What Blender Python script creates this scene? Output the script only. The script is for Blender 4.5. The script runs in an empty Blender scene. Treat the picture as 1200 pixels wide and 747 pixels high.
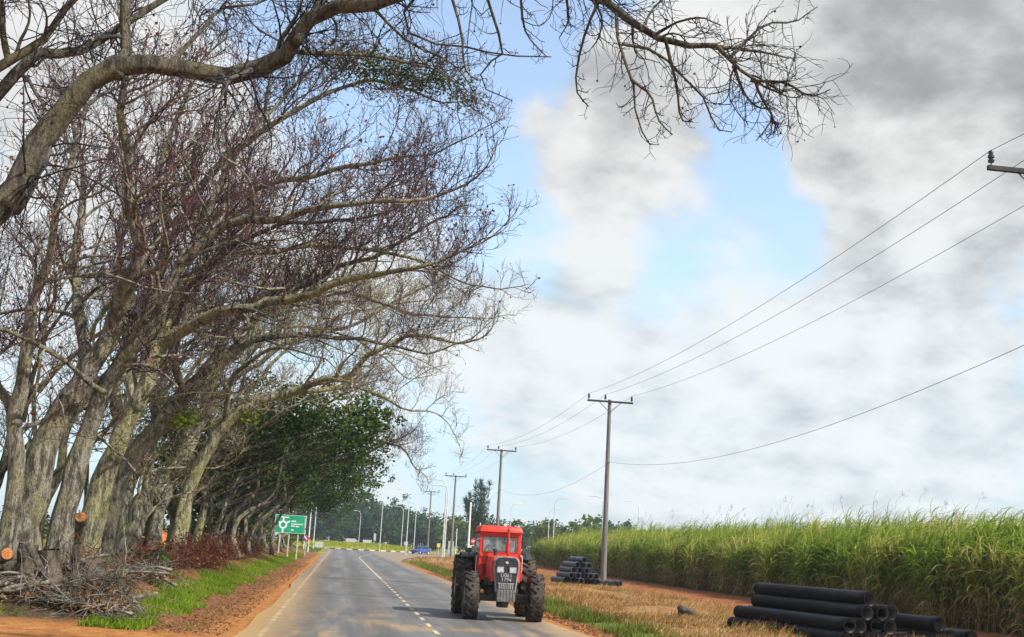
import bpy, bmesh, math, random
import numpy as np
from mathutils import Vector, Matrix

rng = np.random.default_rng(11)
random.seed(11)
scene = bpy.context.scene
COL = scene.collection
R = math.radians

# ---------------------------------------------------------------- camera model
F = 1333.0; H0 = 643.0; ROLL = R(3.1); EYE = 1.9
PITCH = math.atan((H0 - 373.5) / F * math.cos(ROLL))
_f = np.array([0, math.cos(PITCH), math.sin(PITCH)]); _r = np.array([1.0, 0, 0]); _u = np.cross(_r, _f)
CR = _r * math.cos(ROLL) + _u * math.sin(ROLL); CU = -_r * math.sin(ROLL) + _u * math.cos(ROLL); CF = _f


def at(px, py, Y):
    """world point at depth Y (metres ahead) that a sight line through the photo point meets: used to survey the place"""
    d = CF * F + CR * (px - 600) - CU * (py - 373.5)
    t = Y / d[1]
    return np.array([d[0] * t, Y, EYE + d[2] * t])


cam = bpy.data.cameras.new('camera'); camo = bpy.data.objects.new('camera', cam); COL.objects.link(camo)
cam.sensor_width = 36; cam.lens = 36 * F / 1200; cam.clip_end = 6000; cam.clip_start = 0.1
M = Matrix(((CR[0], CU[0], -CF[0]), (CR[1], CU[1], -CF[1]), (CR[2], CU[2], -CF[2])))
camo.matrix_world = Matrix.Translation((0, 0, EYE)) @ M.to_4x4()
scene.camera = camo

# ---------------------------------------------------------------- node helpers


def new_mat(name):
    m = bpy.data.materials.new(name); m.use_nodes = True
    nt = m.node_tree; nt.nodes.clear()
    out = nt.nodes.new('ShaderNodeOutputMaterial')
    return m, nt, out


def nd(nt, typ, **kw):
    n = nt.nodes.new(typ)
    for k, v in kw.items():
        if k.startswith('i_'):
            n.inputs[k[2:].replace('_', ' ')].default_value = v
        else:
            setattr(n, k, v)
    return n


def mth(nt, op, a, b=None, c=None, clamp=False):
    n = nt.nodes.new('ShaderNodeMath'); n.operation = op; n.use_clamp = clamp
    for i, v in enumerate((a, b, c)):
        if v is None: continue
        if isinstance(v, (int, float)): n.inputs[i].default_value = v
        else: nt.links.new(v, n.inputs[i])
    return n.outputs[0]


def sstep(nt, v, lo, hi):
    n = nt.nodes.new('ShaderNodeMapRange'); n.interpolation_type = 'SMOOTHSTEP'
    nt.links.new(v, n.inputs['Value'])
    n.inputs['From Min'].default_value = lo; n.inputs['From Max'].default_value = hi
    return n.outputs['Result']


def mix(nt, fac, a, b):
    n = nt.nodes.new('ShaderNodeMix'); n.data_type = 'RGBA'
    for key, v in ((0, fac), (6, a), (7, b)):
        if isinstance(v, (int, float)): n.inputs[key].default_value = v
        elif isinstance(v, (tuple, list)): n.inputs[key].default_value = (*v[:3], 1)
        else: nt.links.new(v, n.inputs[key])
    return n.outputs[2]


def noise(nt, vec, scale, detail=4, rough=0.55, dist=0.0, out='Fac'):
    n = nd(nt, 'ShaderNodeTexNoise'); n.inputs['Scale'].default_value = scale
    n.inputs['Detail'].default_value = detail; n.inputs['Roughness'].default_value = rough
    n.inputs['Distortion'].default_value = dist
    if vec is not None: nt.links.new(vec, n.inputs['Vector'])
    return n.outputs[out]


def objco(nt, out='Object'):
    return nd(nt, 'ShaderNodeTexCoord').outputs[out]


def scaled(nt, vec, s):
    n = nd(nt, 'ShaderNodeVectorMath', operation='MULTIPLY'); nt.links.new(vec, n.inputs[0]); n.inputs[1].default_value = s
    return n.outputs[0]


def bump(nt, h, strength=0.5, dist=0.02):
    b = nd(nt, 'ShaderNodeBump'); b.inputs['Strength'].default_value = strength; b.inputs['Distance'].default_value = dist
    nt.links.new(h, b.inputs['Height'])
    return b.outputs[0]


def principled(nt, out, col, rough=0.8, metal=0.0, normal=None, spec=0.5):
    p = nd(nt, 'ShaderNodeBsdfPrincipled')
    if isinstance(col, (tuple, list)): p.inputs['Base Color'].default_value = (*col[:3], 1)
    else: nt.links.new(col, p.inputs['Base Color'])
    if isinstance(rough, (int, float)): p.inputs['Roughness'].default_value = rough
    else: nt.links.new(rough, p.inputs['Roughness'])
    p.inputs['Metallic'].default_value = metal
    p.inputs['Specular IOR Level'].default_value = spec
    if normal is not None: nt.links.new(normal, p.inputs['Normal'])
    nt.links.new(p.outputs[0], out.inputs['Surface'])
    return p


def surf(name, a, b, scale=4.0, rough=0.7, metal=0.0, bmp=0.0, spec=0.5, lo=0.35, hi=0.65, detail=5, stretch=(1, 1, 1), bdist=0.02):
    """two-tone weathered material"""
    m, nt, out = new_mat(name)
    v = scaled(nt, objco(nt), stretch)
    n = noise(nt, v, scale, detail)
    c = mix(nt, sstep(nt, n, lo, hi), a, b)
    nrm = bump(nt, noise(nt, v, scale * 4, 4), bmp, bdist) if bmp else None
    principled(nt, out, c, rough, metal, nrm, spec)
    return m


def leaf_mat(name, cols, trans=0.3, patch=0.5):
    """foliage: every leaf island takes its own shade of the ramp, clumps drift in colour"""
    m, nt, out = new_mat(name)
    g = nd(nt, 'ShaderNodeNewGeometry').outputs['Random Per Island']
    n = noise(nt, objco(nt), patch, 2)
    f = mth(nt, 'ADD', mth(nt, 'MULTIPLY', g, 0.6), mth(nt, 'MULTIPLY', sstep(nt, n, 0.3, 0.7), 0.4))
    r = nd(nt, 'ShaderNodeValToRGB'); nt.links.new(f, r.inputs[0])
    el = r.color_ramp.elements
    while len(el) < len(cols): el.new(0.5)
    for i, c in enumerate(cols):
        el[i].position = i / (len(cols) - 1); el[i].color = (*c, 1)
    d = nd(nt, 'ShaderNodeBsdfDiffuse'); t = nd(nt, 'ShaderNodeBsdfTranslucent'); s = nd(nt, 'ShaderNodeMixShader')
    nt.links.new(r.outputs[0], d.inputs[0]); nt.links.new(r.outputs[0], t.inputs[0])
    s.inputs[0].default_value = trans
    nt.links.new(d.outputs[0], s.inputs[1]); nt.links.new(t.outputs[0], s.inputs[2])
    nt.links.new(s.outputs[0], out.inputs['Surface'])
    return m


# ---------------------------------------------------------------- materials
def bark_mat(name, a, b, lichen, scale=1.6):
    m, nt, out = new_mat(name)
    o = objco(nt)
    v = scaled(nt, o, (1, 1, 0.22))
    n1 = noise(nt, v, scale * 5, 6, 0.65)
    n2 = noise(nt, o, scale, 3)
    n3 = noise(nt, o, scale * 3.1, 5)
    n4 = noise(nt, scaled(nt, o, (1, 1, 0.5)), scale * 16, 5, 0.7)
    c = mix(nt, sstep(nt, n1, 0.40, 0.60), a, b)
    c = mix(nt, mth(nt, 'MULTIPLY', sstep(nt, n2, 0.45, 0.62), 0.7), c, lichen)
    c = mix(nt, mth(nt, 'MULTIPLY', sstep(nt, n4, 0.5, 0.66), 0.7), c, (0.05, 0.043, 0.034))
    c = mix(nt, mth(nt, 'MULTIPLY', sstep(nt, n3, 0.60, 0.72), 0.7), c, (0.03, 0.026, 0.02))
    principled(nt, out, c, 0.9, 0, bump(nt, mth(nt, 'ADD', n1, mth(nt, 'MULTIPLY', n4, 0.7)), 1.0, 0.16), 0.15)
    return m


MAT = {}
MAT['bark'] = bark_mat('grey_bark', (0.085, 0.076, 0.06), (0.36, 0.335, 0.27), (0.31, 0.295, 0.165))
MAT['bark_pale'] = bark_mat('pale_bark', (0.13, 0.118, 0.075), (0.46, 0.43, 0.29), (0.40, 0.385, 0.165))
MAT['bark_dark'] = bark_mat('dark_bark', (0.06, 0.052, 0.042), (0.215, 0.195, 0.155), (0.185, 0.17, 0.095))
MAT['branch'] = surf('branch_bark', (0.07, 0.06, 0.048), (0.25, 0.225, 0.175), 6, 0.9, spec=0.2, bmp=0.4)
MAT['branch_pale'] = surf('pale_branch_bark', (0.13, 0.115, 0.07), (0.38, 0.34, 0.21), 6, 0.9, spec=0.2, bmp=0.4)
MAT['branch_dark'] = surf('dark_branch_bark', (0.045, 0.04, 0.04), (0.11, 0.1, 0.09), 6, 0.9, spec=0.2, bmp=0.4)
MAT['twig'] = surf('purple_brown_twig', (0.048, 0.030, 0.036), (0.10, 0.060, 0.060), 1.2, 0.9, spec=0.2)
MAT['twig_dark'] = surf('dark_twig', (0.028, 0.026, 0.035), (0.05, 0.045, 0.055), 1.2, 0.9, spec=0.2)
MAT['twig_pale'] = surf('pale_twig', (0.13, 0.108, 0.066), (0.28, 0.235, 0.14), 1.2, 0.9, spec=0.2)
MAT['cut'] = surf('fresh_cut_wood', (0.24, 0.08, 0.025), (0.48, 0.2, 0.06), 22, 0.85)
MAT['cut_old'] = surf('weathered_cut_wood', (0.05, 0.035, 0.028), (0.14, 0.085, 0.06), 9, 0.9)
MAT['pod'] = leaf_mat('dry_red_leaf', [(0.10, 0.035, 0.03), (0.2, 0.05, 0.03), (0.13, 0.07, 0.05), (0.3, 0.06, 0.03)], 0.2, 1)
MAT['leaf_dark'] = leaf_mat('evergreen_leaf', [(0.014, 0.024, 0.009), (0.032, 0.056, 0.015), (0.06, 0.10, 0.022), (0.12, 0.14, 0.035)], 0.25, 0.45)
MAT['leaf_olive'] = leaf_mat('olive_leaf', [(0.03, 0.045, 0.012), (0.06, 0.075, 0.018), (0.11, 0.12, 0.025), (0.17, 0.15, 0.04)], 0.3, 0.8)
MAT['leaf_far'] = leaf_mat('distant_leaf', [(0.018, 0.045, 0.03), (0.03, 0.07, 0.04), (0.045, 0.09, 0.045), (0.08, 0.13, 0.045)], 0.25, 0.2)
MAT['leaf_light'] = leaf_mat('light_green_leaf', [(0.05, 0.09, 0.02), (0.09, 0.14, 0.03), (0.16, 0.2, 0.05), (0.22, 0.24, 0.07)], 0.3, 0.25)
MAT['leaf_teal'] = leaf_mat('casuarina_needle', [(0.02, 0.05, 0.04), (0.04, 0.085, 0.055), (0.06, 0.11, 0.06)], 0.25, 0.4)
MAT['leaf_moss'] = leaf_mat('bright_green_leaf', [(0.07, 0.11, 0.015), (0.14, 0.19, 0.02), (0.2, 0.22, 0.03)], 0.35, 0.8)
MAT['cane'] = leaf_mat('cane_leaf', [(0.05, 0.10, 0.013), (0.095, 0.175, 0.02), (0.17, 0.26, 0.032), (0.29, 0.35, 0.055), (0.46, 0.41, 0.14), (0.26, 0.23, 0.07)], 0.45, 0.22)
MAT['cane_dry'] = leaf_mat('dry_cane_leaf', [(0.20, 0.15, 0.055), (0.34, 0.26, 0.11), (0.5, 0.4, 0.2), (0.16, 0.18, 0.05)], 0.2, 0.3)
MAT['cane_stalk'] = leaf_mat('cane_stalk', [(0.10, 0.10, 0.03), (0.2, 0.17, 0.06), (0.11, 0.07, 0.04)], 0.0, 0.4)
MAT['plume'] = leaf_mat('cane_plume', [(0.16, 0.14, 0.13), (0.26, 0.22, 0.19)], 0.3, 0.4)
MAT['grass'] = leaf_mat('verge_grass', [(0.07, 0.13, 0.012), (0.13, 0.22, 0.018), (0.22, 0.30, 0.03), (0.32, 0.32, 0.07)], 0.35, 0.6)
MAT['grass_dull'] = leaf_mat('dull_verge_grass', [(0.07, 0.085, 0.015), (0.11, 0.15, 0.022), (0.19, 0.21, 0.045), (0.33, 0.25, 0.10)], 0.3, 0.5)
MAT['straw'] = leaf_mat('straw', [(0.17, 0.085, 0.035), (0.30, 0.17, 0.065), (0.46, 0.29, 0.12), (0.60, 0.42, 0.21)], 0.2, 0.5)
MAT['shrub_dead'] = leaf_mat('dead_shrub_leaf', [(0.06, 0.022, 0.014), (0.12, 0.04, 0.022), (0.20, 0.075, 0.04), (0.10, 0.05, 0.03)], 0.15, 0.6)
MAT['shrub_twig'] = surf('dead_shrub_twig', (0.07, 0.033, 0.022), (0.17, 0.085, 0.055), 3, 0.9, spec=0.1)
MAT['grey_twig'] = surf('dead_grey_twig', (0.045, 0.038, 0.032), (0.24, 0.21, 0.175), 2.2, 0.9, spec=0.1)
MAT['conc'] = surf('pole_concrete', (0.26, 0.26, 0.25), (0.38, 0.37, 0.35), 3, 0.85, bmp=0.2)
MAT['wood_pole'] = surf('weathered_pole', (0.11, 0.105, 0.10), (0.20, 0.19, 0.18), 4, 0.9, bmp=0.4, stretch=(3, 3, 0.3))
MAT['arm_wood'] = surf('dark_crossarm', (0.018, 0.018, 0.02), (0.04, 0.038, 0.04), 4, 0.85, bmp=0.3)
MAT['galv'] = surf('galvanised_steel', (0.50, 0.52, 0.53), (0.64, 0.66, 0.66), 2, 0.5, 0.3)
MAT['steel_dark'] = surf('dark_steel', (0.06, 0.06, 0.065), (0.12, 0.115, 0.11), 5, 0.5, 0.6)
MAT['insul'] = surf('glazed_insulator', (0.02, 0.02, 0.028), (0.04, 0.035, 0.04), 5, 0.25)
MAT['wire'] = surf('aluminium_wire', (0.16, 0.165, 0.18), (0.24, 0.245, 0.26), 1, 0.6, 0.2)
MAT['white'] = surf('white_paint', (0.66, 0.67, 0.66), (0.8, 0.8, 0.79), 6, 0.6)
MAT['sign_green'] = surf('sign_green', (0.004, 0.29, 0.155), (0.008, 0.36, 0.2), 2, 0.5)
MAT['sign_white'] = surf('sign_white', (0.72, 0.75, 0.72), (0.82, 0.84, 0.82), 3, 0.5)
MAT['sign_red'] = surf('sign_red', (0.5, 0.03, 0.04), (0.6, 0.05, 0.06), 3, 0.5)
MAT['sign_blue'] = surf('sign_blue', (0.03, 0.08, 0.32), (0.05, 0.12, 0.4), 3, 0.5)
MAT['sign_yellow'] = surf('sign_yellow', (0.65, 0.5, 0.03), (0.75, 0.6, 0.08), 3, 0.5)
MAT['post_tan'] = surf('timber_post', (0.42, 0.36, 0.28), (0.55, 0.48, 0.38), 5, 0.8)
MAT['pipe'] = surf('black_plastic_pipe', (0.004, 0.0045, 0.007), (0.016, 0.016, 0.019), 4, 0.5, bmp=0.12, spec=0.12, lo=.45, hi=.75)
MAT['pipe_sky_tint'] = surf('black_plastic_pipe_sky_tint', (0.02, 0.026, 0.045), (0.055, 0.066, 0.10), 3, 0.4, bmp=0.1, spec=0.5)  # black plastic with the bluish sky reflection put into its base colour
MAT['pipe_in'] = surf('pipe_dusty_inside', (0.08, 0.075, 0.072), (0.2, 0.185, 0.17), 4, 0.8)
m, nt, out = new_mat('tractor_red_paint')
o_ = objco(nt); n1 = noise(nt, o_, 2.2, 5, .6); n2 = noise(nt, o_, 9, 6, .7); n3 = noise(nt, o_, 40, 3, .7)
c = mix(nt, sstep(nt, n1, .35, .65), (0.56, 0.024, 0.013), (0.74, 0.05, 0.024))
c = mix(nt, mth(nt, 'MULTIPLY', sstep(nt, n2, .5, .7), .55), c, (0.40, 0.085, 0.05))
c = mix(nt, mth(nt, 'MULTIPLY', sstep(nt, n3, .62, .72), .5), c, (0.14, 0.045, 0.03))
principled(nt, out, c, mix(nt, n2, (.35,) * 3, (.65,) * 3), 0, bump(nt, n2, .12, .02)); MAT['red'] = m
MAT['red_dull'] = surf('faded_red_paint', (0.30, 0.02, 0.012), (0.45, 0.03, 0.02), 7, 0.6, bmp=0.1)
MAT['black_paint'] = surf('grille_black', (0.012, 0.014, 0.022), (0.035, 0.035, 0.045), 5, 0.45)
MAT['trim_grey'] = surf('dull_grille_trim', (0.2, 0.2, 0.2), (0.34, 0.33, 0.33), 6, 0.5, 0.2)
MAT['lamp_dull'] = surf('dusty_bar_paint', (0.18, 0.18, 0.18), (0.32, 0.32, 0.32), 9, 0.5)
MAT['plate_text'] = surf('worn_plate_lettering', (0.3, 0.3, 0.3), (0.5, 0.5, 0.5), 9, 0.6)
MAT['board'] = surf('weathered_pale_board', (0.36, 0.37, 0.34), (0.52, 0.53, 0.48), 2, 0.7)
MAT['stump_bark'] = surf('dark_stump_bark', (0.03, 0.024, 0.019), (0.13, 0.105, 0.08), 7, 0.95, bmp=0.8, spec=0.1, stretch=(1, 1, .3))
MAT['rubber'] = surf('dusty_rubber', (0.022, 0.020, 0.019), (0.085, 0.068, 0.055), 6, 0.9, bmp=0.4, spec=0.2)
MAT['rim'] = surf('wheel_rim', (0.22, 0.2, 0.18), (0.36, 0.33, 0.3), 6, 0.6, 0.2)
MAT['iron'] = surf('greasy_iron', (0.03, 0.028, 0.027), (0.10, 0.085, 0.075), 8, 0.7, 0.3, bmp=0.3)
MAT['grey_iron'] = surf('grey_weight_iron', (0.09, 0.088, 0.085), (0.17, 0.165, 0.155), 8, 0.7, 0.1, bmp=0.3)
MAT['lamp'] = surf('headlamp_lens', (0.34, 0.35, 0.38), (0.52, 0.52, 0.56), 20, 0.15)
MAT['seat'] = surf('seat_vinyl', (0.03, 0.03, 0.03), (0.06, 0.055, 0.05), 8, 0.7)
MAT['blue_paint'] = surf('car_blue_paint', (0.02, 0.055, 0.26), (0.03, 0.075, 0.33), 2, 0.25)
MAT['rock'] = surf('dark_stone', (0.03, 0.025, 0.028), (0.09, 0.07, 0.07), 5, 0.9, bmp=0.7)
MAT['litter'] = leaf_mat('dry_leaf_litter', [(0.09, 0.04, 0.02), (0.18, 0.09, 0.04), (0.30, 0.17, 0.08), (0.14, 0.06, 0.03)], 0.1, 1)
m, nt, out = new_mat('window_glass')
g = nd(nt, 'ShaderNodeBsdfGlossy'); g.inputs['Roughness'].default_value = 0.04
t = nd(nt, 'ShaderNodeBsdfTransparent'); t.inputs[0].default_value = (0.86, 0.92, 0.92, 1)
fr = nd(nt, 'ShaderNodeFresnel'); fr.inputs[0].default_value = 1.55
dfs = nd(nt, 'ShaderNodeBsdfDiffuse'); dfs.inputs[0].default_value = (0.75, 0.76, 0.76, 1)
s0 = nd(nt, 'ShaderNodeMixShader')
dust = mth(nt, 'MULTIPLY', sstep(nt, noise(nt, objco(nt), 3.5, 4), 0.3, 0.75), 0.32)
nt.links.new(dust, s0.inputs[0]); nt.links.new(t.outputs[0], s0.inputs[1]); nt.links.new(dfs.outputs[0], s0.inputs[2])
s = nd(nt, 'ShaderNodeMixShader'); nt.links.new(fr.outputs[0], s.inputs[0]); nt.links.new(s0.outputs[0], s.inputs[1]); nt.links.new(g.outputs[0], s.inputs[2])
nt.links.new(s.outputs[0], out.inputs['Surface']); MAT['glass'] = m
m, nt, out = new_mat('dark_car_glass'); principled(nt, out, mix(nt, noise(nt, objco(nt), 2), (0.015, 0.02, 0.03), (0.03, 0.035, 0.045)), 0.08); MAT['car_glass'] = m

# road-following coordinate: the road runs along (-0.138, 1); s = x + 0.138 y is constant along it
SL = 0.138
S_LEFT, S_RIGHT = -1.8, 5.85


def s_of(x, y): return x + SL * y


# ---------------------------------------------------------------- mesh helpers
def tagit(o, label=None, cat=None, group=None, kind=None):
    if label: o['label'] = label
    if cat: o['category'] = cat
    if group: o['group'] = group
    if kind: o['kind'] = kind
    return o


def empty(name, loc, label, cat, group=None, rz=0.0):
    o = bpy.data.objects.new(name, None); COL.objects.link(o)
    o.location = loc; o.rotation_euler.z = rz; o.empty_display_size = 0.3
    return tagit(o, label, cat, group)


class NM:
    """numpy mesh collector: arrays of vertices and quads / triangles"""
    def __init__(s): s.v = []; s.f = []; s.n = 0; s.mi = []; s.cur = 0

    def add(s, v, f):
        s.v.append(np.asarray(v, float).reshape(-1, 3)); s.f.append(np.asarray(f, np.int64) + s.n); s.mi.append(s.cur); s.n += len(s.v[-1])

    def build(s, name, mat, parent=None, origin=(0, 0, 0), smooth=False):
        v = np.concatenate(s.v) - np.asarray(origin, float)
        me = bpy.data.meshes.new(name)
        me.vertices.add(len(v)); me.vertices.foreach_set('co', v.astype(np.float32).ravel())
        loops = np.concatenate([a.ravel() for a in s.f]); sizes = np.concatenate([np.full(len(a), a.shape[1]) for a in s.f])
        starts = np.concatenate([[0], np.cumsum(sizes)[:-1]])
        me.loops.add(len(loops)); me.loops.foreach_set('vertex_index', loops.astype(np.int32))
        me.polygons.add(len(sizes)); me.polygons.foreach_set('loop_start', starts.astype(np.int32))
        me.polygons.foreach_set('loop_total', sizes.astype(np.int32))
        if smooth: me.polygons.foreach_set('use_smooth', np.ones(len(sizes), bool))
        for mm in (mat if isinstance(mat, list) else [mat]): me.materials.append(mm if not isinstance(mm, str) else MAT[mm])
        if isinstance(mat, list): me.polygons.foreach_set('material_index', np.concatenate([np.full(len(a), k) for a, k in zip(s.f, s.mi)]).astype(np.int32))
        me.update(calc_edges=True); me.validate()
        o = bpy.data.objects.new(name, me); COL.objects.link(o)
        if parent is not None: o.parent = parent
        else: o.location = origin
        return o


def unit(v): return v / (np.linalg.norm(v, axis=-1, keepdims=True) + 1e-9)


def tubes(nm, P, Rr, sides=5, cap=False, flute=0.0):
    """P (N,K,3) centre lines, Rr (N,K) radii"""
    P = np.asarray(P, float); Rr = np.asarray(Rr, float)
    if P.ndim == 2: P = P[None]; Rr = Rr[None]
    N, K, _ = P.shape
    T = np.empty_like(P); T[:, 1:-1] = P[:, 2:] - P[:, :-2]; T[:, 0] = P[:, 1] - P[:, 0]; T[:, -1] = P[:, -1] - P[:, -2]
    T = unit(T)
    mean = unit(P[:, -1] - P[:, 0])
    ref = np.where(np.abs(mean[:, 2:3]) < 0.8, np.array([[0, 0, 1.0]]), np.array([[1.0, 0, 0]]))[:, None, :]
    A = unit(np.cross(T, np.broadcast_to(ref, T.shape))); B = np.cross(T, A)
    ang = np.arange(sides) * 2 * math.pi / sides
    Rr = Rr[:, :, None] * (1 + (flute * (0.6 * np.sin(ang * 3 + 1 + K * .3) + np.sin(ang * 5 + K) + 0.7 * np.sin(ang * 9 + 2))[None, None, :] if flute else 0))
    if flute: Rr = Rr * (1 + rng.normal(0, flute * .5, Rr.shape))
    else: Rr = np.broadcast_to(Rr, (N, K, sides))
    V = P[:, :, None, :] + Rr[..., None] * (A[:, :, None, :] * np.cos(ang)[None, None, :, None] + B[:, :, None, :] * np.sin(ang)[None, None, :, None])
    idx = np.arange(N * K * sides).reshape(N, K, sides)
    a = idx[:, :-1, :]; b = np.roll(a, -1, axis=2); d = idx[:, 1:, :]; c = np.roll(d, -1, axis=2)
    base = np.stack([a, b, c, d], -1).reshape(-1, 4)
    nm.add(V, base)
    if cap:
        off = nm.n - N * K * sides
        for e in (0, K - 1):
            nm.f.append((idx[:, e, :] if e else idx[:, e, ::-1]) + off); nm.mi.append(nm.cur)


def ribbons(nm, P, W, S):
    """flat leaf strips: P (N,K,3), W (N,K) half widths, S (N,3) or (N,K,3) side directions"""
    N, K, _ = P.shape
    if S.ndim == 2: S = np.repeat(S[:, None, :], K, 1)
    V = np.stack([P - S * W[..., None], P + S * W[..., None]], 2)
    idx = np.arange(N * K * 2).reshape(N, K, 2)
    f = np.stack([idx[:, :-1, 0], idx[:, :-1, 1], idx[:, 1:, 1], idx[:, 1:, 0]], -1).reshape(-1, 4)
    nm.add(V, f)


def rand_dirs(n):
    return unit(rng.normal(size=(n, 3)))


def cards(nm, C, size, aspect=0.6, flat=0.0):
    """small leaf-shaped rhombs scattered at points C"""
    n = len(C); a = rand_dirs(n); b = rand_dirs(n)
    if flat: a[:, 2] *= (1 - flat); b[:, 2] *= (1 - flat); a = unit(a)
    b = unit(np.cross(a, unit(b))); s = size * rng.uniform(0.6, 1.4, (n, 1)) if np.isscalar(size) else size[:, None]
    V = np.stack([C - a * s, C + b * s * aspect, C + a * s, C - b * s * aspect], 1)
    nm.add(V, np.arange(n * 4).reshape(n, 4))


def smooth_path(pts, n):
    pts = np.asarray(pts, float); k = len(pts)
    ext = np.vstack([2 * pts[0] - pts[1], pts, 2 * pts[-1] - pts[-2]])
    out = []
    for t in np.linspace(0, k - 1 - 1e-6, n):
        i = int(t); u = t - i
        p0, p1, p2, p3 = ext[i], ext[i + 1], ext[i + 2], ext[i + 3]
        out.append(0.5 * ((2 * p1) + (-p0 + p2) * u + (2 * p0 - 5 * p1 + 4 * p2 - p3) * u * u + (-p0 + 3 * p1 - 3 * p2 + p3) * u ** 3))
    return np.array(out)


# bmesh helpers for hard things
def bm_new(): return bmesh.new()


def bm_box(bm, c, s, rot=None, bev=0.0, taper=None):
    r = bmesh.ops.create_cube(bm, size=1.0)
    vs = r['verts']
    for v in vs:
        x, y, z = v.co.x * s[0], v.co.y * s[1], v.co.z * s[2]
        if taper and v.co.z > 0: x *= taper[0]; y *= taper[1]
        v.co = Vector((x, y, z))
    if bev:
        es = list({e for v in vs for e in v.link_edges})
        g = bmesh.ops.bevel(bm, geom=es, offset=bev, segments=2, affect='EDGES', profile=0.5)
        vs = list({v for v in g['verts']} | {v for v in vs if v.is_valid})
        vs = list({v for f in g['faces'] for v in f.verts} | set(vs))
    m = Matrix.Translation(c)
    if rot is not None: m = m @ rot.to_4x4()
    done = set()
    stack = list(vs)
    bmesh.ops.transform(bm, matrix=m, verts=list({v for v in stack if v.is_valid}))


def bm_cyl(bm, p0, p1, r0, r1=None, seg=14, cap=True):
    p0, p1 = Vector(p0), Vector(p1); d = p1 - p0
    r1 = r0 if r1 is None else r1
    m = Matrix.Translation((p0 + p1) / 2) @ d.to_track_quat('Z', 'Y').to_matrix().to_4x4()
    bmesh.ops.create_cone(bm, cap_ends=cap, cap_tris=False, segments=seg, radius1=r0, radius2=r1, depth=d.length, matrix=m)


def bm_tube(bm, pts, r, seg=8):
    """swept tube of constant or per-point radius"""
    pts = [Vector(p) for p in pts]; rs = r if isinstance(r, (list, tuple)) else [r] * len(pts)
    rings = []
    for i, p in enumerate(pts):
        t = ((pts[min(i + 1, len(pts) - 1)] - pts[max(i - 1, 0)])).normalized()
        ref = Vector((0, 0, 1)) if abs(t.z) < 0.9 else Vector((1, 0, 0))
        a = t.cross(ref).normalized(); b = t.cross(a)
        rings.append([bm.verts.new(p + rs[i] * (a * math.cos(2 * math.pi * k / seg) + b * math.sin(2 * math.pi * k / seg))) for k in range(seg)])
    for A, B in zip(rings, rings[1:]):
        for k in range(seg): bm.faces.new((A[k], A[(k + 1) % seg], B[(k + 1) % seg], B[k]))
    bm.faces.new(rings[0][::-1]); bm.faces.new(rings[-1])


def bm_lathe(bm, prof, axis='X', seg=32, c=(0, 0, 0)):
    """prof: [(offset along axis, radius)], closed loop if first==last"""
    rings = []
    for (o, r) in prof:
        ring = []
        for k in range(seg):
            a = 2 * math.pi * k / seg
            p = {'X': (o, r * math.cos(a), r * math.sin(a)), 'Z': (r * math.cos(a), r * math.sin(a), o), 'Y': (r * math.cos(a), o, r * math.sin(a))}[axis]
            ring.append(bm.verts.new(Vector(p) + Vector(c)))
        rings.append(ring)
    for A, B in zip(rings, rings[1:]):
        for k in range(seg): bm.faces.new((A[k], A[(k + 1) % seg], B[(k + 1) % seg], B[k]))


def bm_prism(bm, poly, axis, a, b):
    """poly of 2D points extruded along axis X (points are y,z), Y (x,z) or Z (x,y)"""
    def P(p, t): return {'X': (t, p[0], p[1]), 'Y': (p[0], t, p[1]), 'Z': (p[0], p[1], t)}[axis]
    A = [bm.verts.new(P(p, a)) for p in poly]; B = [bm.verts.new(P(p, b)) for p in poly]
    n = len(poly)
    for i in range(n): bm.faces.new((A[i], A[(i + 1) % n], B[(i + 1) % n], B[i]))
    bm.faces.new(A[::-1]); bm.faces.new(B)


def fin(name, bm, mat, parent=None, loc=None, smooth=False):
    bmesh.ops.recalc_face_normals(bm, faces=bm.faces[:])
    me = bpy.data.meshes.new(name); bm.to_mesh(me); bm.free()
    me.materials.append(MAT[mat] if isinstance(mat, str) else mat)
    if smooth:
        me.polygons.foreach_set('use_smooth', [True] * len(me.polygons))
        try: me.set_sharp_from_angle(angle=R(35))
        except Exception: pass
    o = bpy.data.objects.new(name, me); COL.objects.link(o)
    if parent is not None: o.parent = parent
    if loc is not None: o.location = loc
    return o


KIDS = {}


def dup(root, loc, rz=0.0, label=None, scale=None):
    c = root.copy(); COL.objects.link(c); c.location = loc; c.rotation_euler.z = rz
    if scale: c.scale = scale
    if label: c['label'] = label
    for ch in root.children:
        d = ch.copy(); COL.objects.link(d); d.parent = c
        for g in ch.children:
            e = g.copy(); COL.objects.link(e); e.parent = d
    return c


# ---------------------------------------------------------------- terrain
def smst(x, a, b):
    t = np.clip((x - a) / (b - a), 0, 1); return t * t * (3 - 2 * t)


_ph = rng.uniform(0, 6.28, 12)


def bumpy(x, y, k):
    return (np.sin(x * k + _ph[0] + 1.3 * np.sin(y * k * 0.7 + _ph[1])) + np.sin(y * k * 1.3 + _ph[2] + 1.1 * np.sin(x * k * 0.8 + _ph[3])) + 0.6 * np.sin((x + y) * k * 1.9 + _ph[4])) / 2.6


# right-hand edge of the tarmac (it flares at the junction)
RE = [(5.85 + SL * 40, -40), (5.85, 0), (5.85 - SL * 60, 60), (5.85 - SL * 100, 100), (-9.6, 113), (-10.9, 135), (-11.4, 158), (-10.6, 176), (-7.5, 190), (0, 199), (14, 206), (80, 226)]


def right_edge(y):
    ys = np.array([p[1] for p in RE]); xs = np.array([p[0] for p in RE]); return np.interp(y, ys, xs)


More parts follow.
